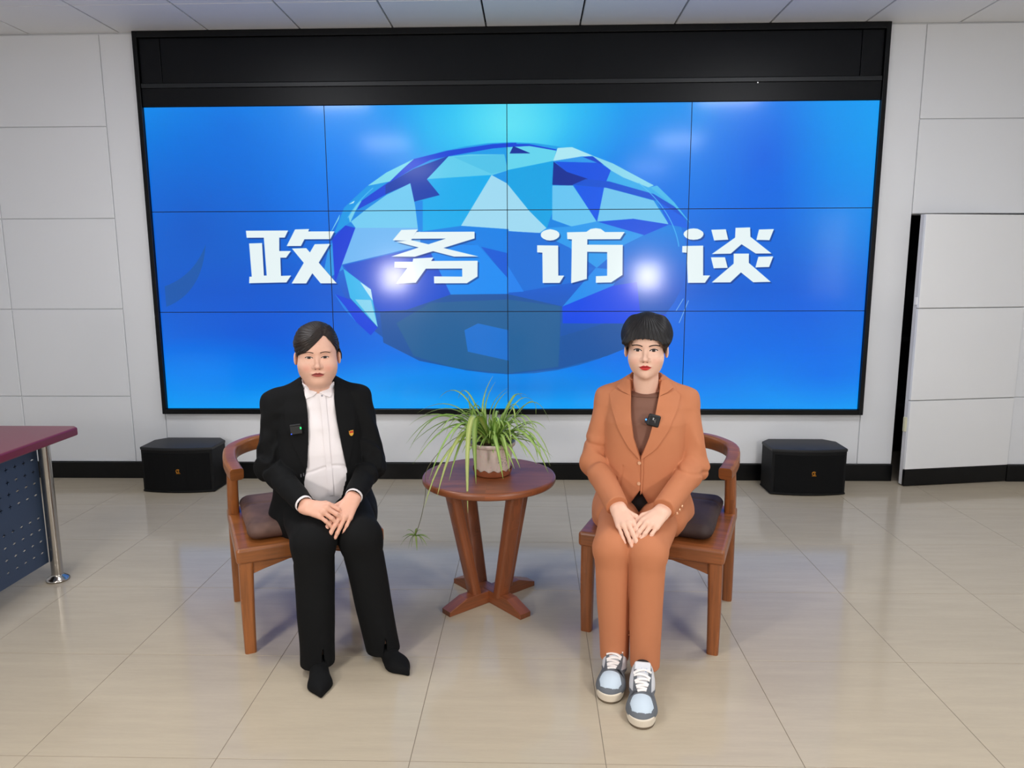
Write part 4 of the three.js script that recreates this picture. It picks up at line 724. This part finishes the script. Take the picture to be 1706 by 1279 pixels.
  put('collar_band', mesher((x, y, z) => { const r = Math.hypot(x - 0.016, (z - 0.004) * 0.95), top = 1.045 - 0.35 * Math.max(0, z); return Math.max(Math.abs(r - 0.0655) - 0.0035, 0.985 - y, y - top); }, [-0.08, 0.97, -0.09], [0.11, 1.06, 0.1], 0.002), white, sh);
  put('placket', drape(shirtF, [[0.02, 0.992], [0.026, 0.9], [0.03, 0.8], [0.034, 0.72], [0.036, 0.66], [0.038, 0.6]], [[0.040, 0.992], [0.047, 0.9], [0.051, 0.8], [0.055, 0.72], [0.057, 0.66], [0.058, 0.6]], 36, 3, 0.0, 0.0038), white, sh);
  put('button', drape(shirtF, [[0.0265, 0.985], [0.0265, 0.991]], [[0.0325, 0.985], [0.0325, 0.991]], 2, 2, 0.002, 0.002), silver, sh);
  for (const [b, c] of [[J.elL, J.wrL], [J.elR, J.wrR]]) {
    const L = Math.hypot(c[0] - b[0], c[1] - b[1], c[2] - b[2]), u = [0, 1, 2].map((k) => (c[k] - b[k]) / L);
    const f = (x, y, z) => { const t = (x - b[0]) * u[0] + (y - b[1]) * u[1] + (z - b[2]) * u[2], r = Math.hypot(x - b[0] - u[0] * t, y - b[1] - u[1] * t, z - b[2] - u[2] * t); return Math.max(Math.abs(r - 0.0315) - 0.0022, L - 0.06 - t, t - L + 0.014); };
    put('shirt_cuff', mesher(f, c.map((v) => v - 0.08), c.map((v) => v + 0.06), 0.0028), white, sh);
  }
  // pointed black shoes
  const suede = phys({ color: '#050607', roughness: 0.85, specularIntensity: 0.5 });
  for (const [hx, hz, tx, tz] of [[-0.024, 0.395, -0.012, 0.621], [0.205, 0.352, 0.308, 0.562]]) {
    const g = new THREE.Group(); g.name = 'pointed_shoe'; t.add(g); g.position.set(hx, 0, hz); g.rotation.y = Math.atan2(tx - hx, tz - hz);
    const half = (z) => 0.033 + 0.013 * Math.exp(-Math.pow((z - 0.15) / 0.05, 2)) - 0.036 * Math.pow(sstep(0.13, 0.245, z), 1.3);
    const top = (z) => mix(0.085, 0.05, sstep(0.0, 0.12, z)) - 0.026 * sstep(0.12, 0.23, z), bot = (z) => mix(0.045, 0.004, sstep(0.03, 0.125, z));
    const up = (x, y, z) => { const w = Math.max(half(clamp(z, 0, 0.232)), 0.002), yt = top(clamp(z, 0, 0.232)), yb = bot(clamp(z, 0, 0.232)), cy = yb, hh = yt - yb; const a = Math.abs(x) / w, b = y < cy ? (cy - y) / 0.004 : (y - cy) / hh, d = (Math.pow(Math.pow(a, 2.2) + Math.pow(b, 2.2), 1 / 2.2) - 1) * Math.min(w, hh) * 0.8; return smax(d, Math.max(-z - 0.0, z - 0.231), 0.02); };
    put('upper', mesher(up, [-0.06, -0.01, -0.02], [0.06, 0.1, 0.245], 0.0035), suede, g);
    put('heel', new THREE.CylinderGeometry(0.018, 0.012, 0.05, 14).translate(0, 0.025, 0.022), suede, g);
  }
  // clip microphone and enamel badge: things of their own
  const place = (o, p) => { const v = V(...p).applyAxisAngle(V(0, 1, 0), 0.27).add(V(-0.728, 0, 2.1)); o.position.copy(v); };
  const mic = thing('clip_microphone', 'small black clip microphone with a green light on the black jacket', 'microphone', [0, 0, 0], 0.27); place(mic, [-0.074, 0.868, 0.152]);
  mic.rotation.set(-0.1, 0.17, 0.12);
  put('case', rbox(0.046, 0.036, 0.014, 0.005), std({ color: '#060708', roughness: 0.5 }), mic);
  put('clip', rbox(0.042, 0.006, 0.012, 0.002, 0, 0.02, 0.002), std({ color: '#16181a', roughness: 0.5 }), mic);
  put('green_light', rbox(0.005, 0.008, 0.003, 0.001, 0.02, 0.006, 0.007), std({ color: '#20e060', emissive: '#30ff80', emissiveIntensity: 1.2 }), mic);
  put('blue_light', rbox(0.004, 0.004, 0.003, 0.001, -0.018, -0.013, 0.007), std({ color: '#4060ff', emissive: '#3060ff', emissiveIntensity: 1 }), mic);
  const pin = thing('lapel_badge', 'small red and gold enamel badge on the black jacket', 'badge', [0, 0, 0], 0.27); place(pin, [0.137, 0.838, 0.1265]);
  pin.rotation.set(-0.05, 0.27 + 0.42, 0.1);
  put('badge_base', extrude([[-0.0095, 0.011], [-0.003, 0.0095], [0, 0.0125], [0.003, 0.0095], [0.0095, 0.011], [0.009, -0.003], [0.0055, -0.0095], [0, -0.012], [-0.0055, -0.0095], [-0.009, -0.003]], 0.002, 0.0006), std({ color: '#e9b649', metalness: 0.5, roughness: 0.35 }), pin);
  put('red_enamel', extrude([[-0.0075, 0.009], [0, 0.0075], [0.0075, 0.009], [0.0075, -0.001], [0.002, 0.0015], [-0.0075, 0.001]], 0.001, 0.0003).translate(0, 0, 0.0025), std({ color: '#c8281c', roughness: 0.3 }), pin);
}
// ===== the person in the orange suit =====
{
  const J = { shL: [-0.153, 0.955, -0.01], shR: [0.146, 0.957, -0.01], elL: [-0.207, 0.705, 0.060], elR: [0.193, 0.705, 0.060], wrL: [-0.086, 0.606, 0.335], wrR: [0.076, 0.610, 0.343], hipL: [-0.09, 0.535, -0.02], hipR: [0.08, 0.535, -0.02], knL: [-0.098, 0.475, 0.395], knR: [0.030, 0.478, 0.41], anL: [-0.082, 0.09, 0.415], anR: [0.030, 0.09, 0.455] };
  const jt = stack([[0.45, -0.008, 0.02, 0.205, 0.15], [0.52, -0.008, 0.02, 0.203, 0.16], [0.6, -0.008, 0.02, 0.186, 0.158], [0.70, -0.006, 0.018, 0.168, 0.148], [0.80, -0.004, 0.014, 0.166, 0.145], [0.88, -0.004, 0.01, 0.168, 0.138], [0.94, -0.004, 0.0, 0.165, 0.112], [1.0, -0.005, -0.01, 0.122, 0.086], [1.035, -0.006, -0.014, 0.082, 0.07], [1.062, -0.006, -0.018, 0.066, 0.06]]);
  const topT = stack([[0.7, -0.008, 0.01, 0.13, 0.128], [0.8, -0.008, 0.008, 0.14, 0.128], [0.88, -0.008, 0.004, 0.14, 0.12], [0.94, -0.008, 0.0, 0.12, 0.098], [0.985, -0.008, 0.0, 0.085, 0.078], [1.0, -0.008, 0.0, 0.066, 0.066]]);
  const shoulders = join(0.02, rc([-0.075, 1.006, -0.012], [-0.184, 0.981, -0.008], 0.044, 0.022), rc([0.063, 1.007, -0.012], [0.178, 0.985, -0.008], 0.044, 0.022), rc([-0.1, 0.955, -0.01], [-0.165, 0.948, -0.01], 0.06, 0.048), rc([0.09, 0.955, -0.01], [0.158, 0.95, -0.01], 0.06, 0.048));
  const sleeve = (a, b, c, w) => {
    const up = rc(a, b, 0.057, 0.053), lo = rc(b, c, 0.053, 0.043), L = Math.hypot(c[0] - b[0], c[1] - b[1], c[2] - b[2]), u = [0, 1, 2].map((k) => (c[k] - b[k]) / L);
    return (x, y, z) => { let d = smin(up(x, y, z), lo(x, y, z), 0.018); const t = (x - b[0]) * u[0] + (y - b[1]) * u[1] + (z - b[2]) * u[2];
      d += 0.006 * Math.sin(t * 60 + w + 6 * noise3(x * 12, y * 12, z * 12)) * ridge(t, 0.04, 0.08) + 0.005 * (noise3(x * 13 + w, y * 17, z * 13) - 0.5) - 0.002 * ridge(y + 0.2 * x, 0.765, 0.012) + 0.005 * ridge(y + 0.2 * x, 0.742, 0.007);
      return smax(d, t - (L - 0.012), 0.003); };
  };
  const sL = sleeve(J.shL, J.elL, J.wrL, 0), sR = sleeve(J.shR, J.elR, J.wrR, 3);
  const open = poly2([[-0.072, 1.08], [-0.066, 1.03], [-0.061, 0.96], [-0.057, 0.91], [-0.044, 0.83], [-0.016, 0.757], [0.014, 0.83], [0.034, 0.91], [0.045, 0.97], [0.050, 1.03], [0.056, 1.08]]);
  const vent = poly2([[-0.013, 0.63], [-0.066, 0.55], [-0.08, 0.40], [0.06, 0.40], [0.036, 0.55]]);
  const neckHole = rc([-0.008, 0.985, 0.0], [-0.008, 1.14, 0.005], 0.058, 0.062);
  const skL = rc([-0.105, 0.50, 0.02], [-0.11, 0.515, 0.14], 0.098, 0.078), skR = rc([0.095, 0.50, 0.02], [0.092, 0.515, 0.14], 0.098, 0.078);
  const solid = (x, y, z) => { let d = smin(jt(x, y, z), shoulders(x, y, z), 0.03); d = smin(d, Math.max(Math.min(skL(x, y, z), skR(x, y, z)), 0.445 - y), 0.03); d += 0.003 * (noise3(x * 12, y * 6, z * 12) - 0.5); d += 0.002 * ridge(x, -0.085 + 0.02 * Math.sin((y - 0.7) * 8), 0.003) * (z > 0 && y < 0.72 && y > 0.62 ? 1 : 0); return d; };
  const jacketF = (x, y, z) => {
    let d = solid(x, y, z); d = Math.max(d, -Math.max(open(x, y), 0.03 - z)); d = Math.max(d, -Math.max(vent(x, y), 0.03 - z)); d = smax(d, -neckHole(x, y, z), 0.006);
    const a = Math.min(sL(x, y, z), sR(x, y, z)), k = 0.005 + 0.014 * sstep(0.85, 0.96, y); return smin(d, a, k);
  };
  const tr = (a, b, c, w) => { const up = rc(a, b, 0.088, 0.069), lo = rc([b[0], b[1] - 0.01, b[2]], c, 0.067, 0.052); return (x, y, z) => { let d = smin(up(x, y, z), lo(x, y, z), 0.03); d += 0.005 * ridge(y, b[1] - 0.055 + 0.15 * Math.abs(x - b[0]), 0.007) * sstep(b[2] + 0.05, b[2] - 0.03, z) + 0.005 * (noise3(x * 12 + w, y * 7, z * 12) - 0.5); return smax(d, 0.055 - y, 0.004); }; };
  const tL = tr(J.hipL, J.knL, [J.anL[0], 0.03, J.anL[2] + 0.005], 0), tR = tr(J.hipR, J.knR, [J.anR[0], 0.02, J.anR[2] + 0.005], 5), hips = el([-0.01, 0.54, -0.02], 0.175, 0.09, 0.13);
  const trouserF = (x, y, z) => smin(smin(hips(x, y, z), tL(x, y, z), 0.03), tR(x, y, z), 0.006);
  const cloth = phys({ color: '#bd7750', roughness: 0.8, sheen: 0.3, sheenColor: new THREE.Color('#cf9a78'), sheenRoughness: 0.5 });
  const brown = std({ color: '#7a5444', roughness: 0.75 }), dark = std({ color: '#140f10', roughness: 0.8 });
  const head = { at: [-0.007, 1.178, 0.045], yaw: 0.0, pitch: 0.03, roll: 0.0, skin: '#e8bfa9', blush: '222,130,115', blushA: 0.24, wide: 1.0, jaw: 0.98, neck: 0.047, double: false, ear: 0.079, eye: [0.0305, 0.0, 0.0148, 0.0068], lash: '#100706', lashW: 15, brow: { x0: 0.014, y0: 0.0165, x1: 0.034, y1: 0.0255, x2: 0.052, y2: 0.0175, w: 18, color: 'rgba(34,17,12,0.95)' }, lip: { y: -0.0655, w: 0.0235, h: 0.0085, lh: 0.0115, droop: 0.0005, up: '#a81f20', low: '#c22a28' } };
  const hairOpen = poly2([[-0.074, -0.2], [-0.076, -0.03], [-0.0725, 0.006], [-0.064, 0.034], [-0.052, 0.041], [-0.046, 0.0395], [-0.036, 0.046], [-0.030, 0.0435], [-0.018, 0.049], [-0.012, 0.043], [-0.003, 0.0495], [0.006, 0.0455], [0.015, 0.048], [0.018, 0.0405], [0.028, 0.0455], [0.036, 0.0405], [0.046, 0.0395], [0.058, 0.034], [0.0685, 0.012], [0.073, -0.02], [0.074, -0.2]]);
  const t = person({
    label: 'seated person in an orange trouser suit and grey sneakers with hands on the knees', pos: [0.634, 0, 2.1], turn: -0.19, joints: J, head,
    trunkUnder: [el([-0.006, 0.79, 0.0], 0.12, 0.24, 0.1), el([-0.006, 0.55, -0.01], 0.14, 0.09, 0.11), rc([-0.007, 0.96, -0.005], [-0.007, 1.08, 0.01], 0.055, 0.046), rc([-0.13, 0.952, -0.01], [0.12, 0.952, -0.01], 0.043, 0.043)],
    hands: [{ wrist: [-0.086, 0.606, 0.335], f: [0.40, -0.42, 0.80], n: [-0.18, 0.86, 0.48], thumb: -1, spread: 0.03, curl: [[0.25, 0.25, 0.15], [0.28, 0.25, 0.15], [0.3, 0.22, 0.15], [0.3, 0.2, 0.1]] },
      { wrist: [0.076, 0.610, 0.343], f: [-0.55, -0.38, 0.75], n: [0.10, 0.88, 0.48], thumb: 1, spread: 0.045, curl: [[0.3, 0.25, 0.15], [0.34, 0.28, 0.15], [0.34, 0.28, 0.15], [0.3, 0.3, 0.2]] }],
    hair: {
      field: (hf) => (x, y, z) => {
        const o = z > 0.0 ? hairOpen(x, y) : 0.03, up = sstep(-0.03, 0.09, y); let d = hf(x, y, z) - (0.004 + 0.010 * sstep(-0.025, 0.035, y) + 0.006 * up + 0.011 * sstep(0.03, 0.075, Math.abs(x)) * sstep(-0.01, 0.06, y));
        const a = Math.atan2(x + 0.004, z - 0.01 + 0.6 * (0.14 - y)); d += 0.0006 * Math.sin(a * 56 + 7 * noise3(x * 26, y * 14, z * 26)) + 0.0004 * Math.sin(a * 120 + y * 40);
        d = Math.max(d, -o); const low = mix(-0.085, -0.022, sstep(-0.045, 0.01, z)); return smax(d, low - y + 0.004 * Math.sin(x * 200 + z * 150), 0.005);
      }, color: (x, y, z) => { const n = noise3(x * 80, y * 30, z * 80), k = 0.5 + 1.0 * n; return [0.006 * k, 0.005 * k, 0.0055 * k]; },
    },
  });
  put('trousers', mesher(trouserF, [-0.22, 0.04, -0.2], [0.2, 0.66, 0.53], 0.0055), cloth, t);
  const tp = put('brown_top', mesher(topT, [-0.17, 0.68, -0.15], [0.16, 1.03, 0.17], 0.005), brown, t);
  put('neckband', mesher((x, y, z) => { const yy = y - (1.0 - 0.16 * Math.max(z, -0.03)) + 0.0, r = Math.hypot(x + 0.008, z); return Math.max(Math.abs(topT(x, Math.min(y, 0.998), z)) - 0.0028, Math.abs(yy) - 0.0055); }, [-0.1, 0.96, -0.09], [0.085, 1.02, 0.1], 0.0026), std({ color: '#6a4636', roughness: 0.75 }), tp);
  put('dark_blouse_hem', mesher(stack([[0.46, -0.008, 0.02, 0.15, 0.145], [0.56, -0.008, 0.02, 0.15, 0.146], [0.66, -0.008, 0.015, 0.13, 0.125]]), [-0.18, 0.44, -0.15], [0.16, 0.68, 0.26], 0.006), dark, t);
  const jk = put('jacket', mesher(jacketF, [-0.3, 0.43, -0.2], [0.28, 1.1, 0.42], 0.005), cloth, t);
  const lap = (A, B, n = 24) => put('lapel', drape(solid, A, B, n, 8, -0.001, 0.0085), cloth, jk);
  lap([[-0.061, 0.985], [-0.058, 0.915], [-0.045, 0.835], [-0.017, 0.756]], [[-0.123, 1.004], [-0.148, 0.985], [-0.13, 0.93], [-0.100, 0.86], [-0.06, 0.795], [-0.019, 0.752]], 30);
  lap([[0.046, 0.985], [0.035, 0.915], [0.015, 0.835], [-0.013, 0.756]], [[0.104, 1.006], [0.128, 0.988], [0.112, 0.93], [0.082, 0.86], [0.042, 0.795], [-0.011, 0.752]], 30);
  const col = (A, B) => put('collar', drape(solid, A, B, 8, 8, -0.001, 0.0085), cloth, jk);
  col([[-0.066, 1.04], [-0.061, 0.985]], [[-0.085, 1.046], [-0.118, 1.010]]); col([[0.052, 1.04], [0.046, 0.985]], [[0.072, 1.048], [0.100, 1.014]]);
  put('collar_stand', mesher((x, y, z) => { const r = Math.hypot(x + 0.007, (z + 0.004) * 0.98), top = 1.068 - 0.35 * Math.max(0, z + 0.03); return Math.max(Math.abs(r - 0.063) - 0.004, 1.0 - y, y - top, z - 0.03); }, [-0.09, 0.99, -0.09], [0.08, 1.085, 0.06], 0.003), cloth, jk);
  const rose = std({ color: '#f0b890', metalness: 0.45, roughness: 0.25 });
  const button = (x, y) => { const g = drape(solid, Array.from({ length: 9 }, (_, i) => { const a = Math.PI * i / 8; return [x + 0.0068 * Math.cos(a), y + 0.0068 * Math.sin(a)]; }), Array.from({ length: 9 }, (_, i) => { const a = -Math.PI * i / 8; return [x + 0.0068 * Math.cos(a), y + 0.0068 * Math.sin(a)]; }), 10, 6, 0.001, 0.005); put('button', g, rose, jk); };
  button(-0.0185, 0.738); button(-0.0185, 0.657);
  put('front_edge', drape(solid, [[-0.012, 0.756], [-0.010, 0.69], [-0.012, 0.614]], [[-0.004, 0.756], [-0.003, 0.69], [-0.006, 0.62]], 20, 3, 0.0, 0.005), cloth, jk);
  for (const s of [-1, 1]) { const x = s < 0 ? -0.092 : 0.088; put('pocket_welt', drape(solid, [[x, 0.675], [x + s * 0.004, 0.635]], [[x + s * 0.008, 0.677], [x + s * 0.012, 0.637]], 8, 3, 0.0, 0.003), cloth, jk); }
  // buttons on the cuff to the viewer's right
  { const b = J.elR, c = J.wrR; for (let i = 0; i < 3; i++) { const k = 0.70 + 0.075 * i, p = [0, 1, 2].map((m) => mix(b[m], c[m], k)); put('button', new THREE.SphereGeometry(0.0062, 12, 8).translate(p[0] + 0.034, p[1] - 0.028, p[2] + 0.02), rose, jk); } }
  // --- sneakers
  const Sm = { mid: std({ color: '#ddd2bf', roughness: 0.6 }), out: std({ color: '#6d5f4d', roughness: 0.8 }), white: std({ color: '#d6d8dc', roughness: 0.55 }), grey: std({ color: '#64696f', roughness: 0.7 }), pale: std({ color: '#c3d2de', roughness: 0.55 }), lace: std({ color: '#f6f2ee', roughness: 0.8 }), blue: std({ color: '#2f78c4', roughness: 0.5 }), black: std({ color: '#1d1c1f', roughness: 0.8 }) };
  const outline = (s) => { const P = [[0.0, -0.004], [0.026, 0.002], [0.034, 0.03], [0.033, 0.09], [0.042, 0.16], [0.049, 0.2], [0.047, 0.235], [0.035, 0.262], [0.012, 0.276], [-0.012, 0.275], [-0.034, 0.258], [-0.046, 0.228], [-0.046, 0.19], [-0.038, 0.14], [-0.033, 0.09], [-0.034, 0.03], [-0.026, 0.002]]; return new THREE.CatmullRomCurve3(P.map(([x, z]) => V(x * s, 0, z)), true).getPoints(64).map((v) => [v.x, -v.z]); };
  const upper = (() => { const a = join(0.03, rc([0, 0.05, 0.045], [0, 0.05, 0.09], 0.036, 0.037), rc([0, 0.045, 0.09], [0.002, 0.034, 0.2], 0.038, 0.041), el([0.001, 0.022, 0.212], 0.045, 0.035, 0.06), rc([0, 0.075, 0.04], [0, 0.08, 0.07], 0.032, 0.032)); return (x, y, z) => smax(a(x, y, z), 0.022 - y, 0.003); })();
  const shoeParts = (() => {
    const shell = (poly, off, th) => { const p2 = poly2(poly); return (x, y, z) => Math.max(Math.abs(upper(x, y, z) - off) - th, p2(x, z), 0.024 - y); };
    const B = [[-0.07, 0.015, -0.02], [0.07, 0.13, 0.29]];
    const guard = (x, y, z) => { const u = Math.abs(upper(x, y, z) - 0.0012) - 0.0022, zone = 0.178 - 0.035 * Math.pow(Math.abs(x) / 0.05, 2) - z; return Math.max(u, zone, -toe(x, z), 0.024 - y); };
    const toe = poly2([[-0.038, 0.222], [-0.030, 0.200], [-0.022, 0.191], [0.024, 0.191], [0.032, 0.200], [0.042, 0.226], [0.033, 0.248], [0.015, 0.259], [-0.012, 0.259], [-0.03, 0.248]]);
    return { upper: mesher(upper, ...B, 0.0035), guard: mesher(guard, ...B, 0.0022), toe: mesher((x, y, z) => Math.max(Math.abs(upper(x, y, z) - 0.0006) - 0.0018, toe(x, z), 0.03 - y), ...B, 0.0022),
      stay: mesher((x, y, z) => { const ax = Math.abs(x - 0.001); const p = Math.max(0.013 + 0.10 * Math.max(0, 0.185 - z) * 0.9 - ax, ax - 0.031 - 0.02 * sstep(0.17, 0.195, z), 0.072 - z, z - 0.196); const bar = Math.max(ax - 0.034, 0.178 - z, z - 0.197); return Math.max(Math.abs(upper(x, y, z) - 0.0012) - 0.0022, Math.min(p, bar), 0.05 - y); }, ...B, 0.0022),
      swoosh: mesher((x, y, z) => Math.max(Math.abs(upper(x, y, z) - 0.001) - 0.0016, Math.abs(y - 0.043 - 0.35 * (z - 0.12)) - 0.006 * sstep(0.02, 0.14, z), 0.02 - z, z - 0.17, 0.03 - Math.abs(x)), ...B, 0.0026),
      mid: extrude(outline(1), 0.02, 0.004).rotateX(-Math.PI / 2).translate(0, 0.009, 0), out: extrude(outline(0.97), 0.006, 0.001).rotateX(-Math.PI / 2).translate(0, 0.001, 0),
    };
  })();
  const topAt = (x, z) => { let y = 0.14; for (let i = 0; i < 60; i++) { const d = upper(x, y, z); if (d < 0.0005) break; y -= Math.max(d * 0.8, 0.0004); } return y; };
  for (const [tx, tz, a] of [[-0.0888, 0.634, -0.05], [0.029, 0.754, 0.02]]) {
    const g = new THREE.Group(); g.name = 'sneaker'; t.add(g); g.rotation.y = a; g.position.set(tx - Math.sin(a) * 0.276, 0, tz - Math.cos(a) * 0.276);
    put('outsole', shoeParts.out, Sm.out, g); put('midsole', shoeParts.mid, Sm.mid, g); put('upper', shoeParts.upper, Sm.white, g); put('mudguard', shoeParts.guard, Sm.grey, g); put('toe_box', shoeParts.toe, Sm.pale, g); put('eyestay', shoeParts.stay, Sm.grey, g); put('side_stripe', shoeParts.swoosh, Sm.grey, g);
    const tg = mesher((x, y, z) => { const zz = z - 0.1 - (y - 0.08) * -0.75, u = Math.max(Math.abs(x) - 0.022, 0), v = Math.max(Math.abs(y - 0.092) - 0.022, 0); return Math.hypot(u, v, zz * 0.8) - 0.007; }, [-0.045, 0.05, 0.04], [0.045, 0.135, 0.16], 0.003);
    put('tongue', tg, Sm.white, g);
    put('lining', mesher(el([0, 0.098, 0.055], 0.03, 0.016, 0.034), [-0.04, 0.07, 0.01], [0.04, 0.125, 0.1], 0.004), Sm.black, g);
    // blue mark on the tongue
    const mk = [[-0.013, 0.098], [-0.0105, 0.094], [-0.006, 0.0935], [0.002, 0.097], [0.013, 0.1035], [0.0, 0.1], [-0.006, 0.0985], [-0.0085, 0.0995], [-0.009, 0.103]];
    const mark = extrude(mk.map(([x, y]) => [x, y - 0.098]), 0.0012, 0.0003).scale(1.25, 1.25, 1).rotateX(-0.64).translate(0.004, 0.0985, 0.0985); put('blue_mark', mark, Sm.blue, g);
    for (const [x0, w] of [[-0.0055, 0.0042], [-0.0005, 0.0025], [0.0035, 0.004], [0.008, 0.0035]]) put('blue_letter', box(w, 0.007, 0.0016, 0, 0, 0).rotateX(-0.64).translate(0.004 + x0 * 1.2, 0.1065, 0.0925), Sm.blue, g);
    for (let i = 0; i < 7; i++) {
      const z = 0.098 + i * 0.0136, hw = 0.030 - 0.0026 * i, dz = (i % 2 ? 1 : -1) * 0.003, pts = []; for (let k = 0; k <= 6; k++) { const u = -1 + k / 3, x = hw * u; pts.push([x, topAt(x * 0.9, z + dz * u) + 0.0045, z + dz * u, 0.0105, 0.005]); }
      put('lace', sweep(pts, V(0, 1, 0), 3), Sm.lace, g);
    }
  }
  // --- clip microphone on the lapel
  const mic = thing('clip_microphone', 'square black clip microphone with white print on the orange lapel', 'microphone'); const mp = V(0.031, 0.905, 0.147).applyAxisAngle(V(0, 1, 0), -0.19).add(V(0.634, 0, 2.1)); mic.position.copy(mp); mic.rotation.set(-0.12, -0.1, -0.25);
  const face = canvas(128, 128, (c) => { c.fillStyle = '#0c0d0f'; c.fillRect(0, 0, 128, 128); c.fillStyle = '#d8d8d8'; c.fillRect(44, 26, 16, 5); c.fillRect(44, 34, 16, 5); c.fillRect(44, 42, 16, 5); c.fillRect(44, 50, 16, 5); c.beginPath(); c.arc(72, 62, 4, 0, 7); c.fill(); c.fillStyle = '#8a8a8a'; c.fillRect(82, 40, 5, 50); });
  put('case', rbox(0.048, 0.048, 0.016, 0.007), std({ color: '#0c0d0f', roughness: 0.35 }), mic);
  put('printed_face', new THREE.PlaneGeometry(0.036, 0.036).translate(0, 0, 0.0083), std({ map: ctex(face), roughness: 0.4 }), mic);
  put('clip', rbox(0.012, 0.02, 0.014, 0.003, -0.027, -0.006, 0), std({ color: '#141a26', roughness: 0.35 }), mic);
  put('blue_light', new THREE.SphereGeometry(0.0035, 10, 8).translate(-0.03, -0.003, 0.008), std({ color: '#58a0ff', emissive: '#58a8ff', emissiveIntensity: 1.1 }), mic);
}
renderer.render(scene, camera);
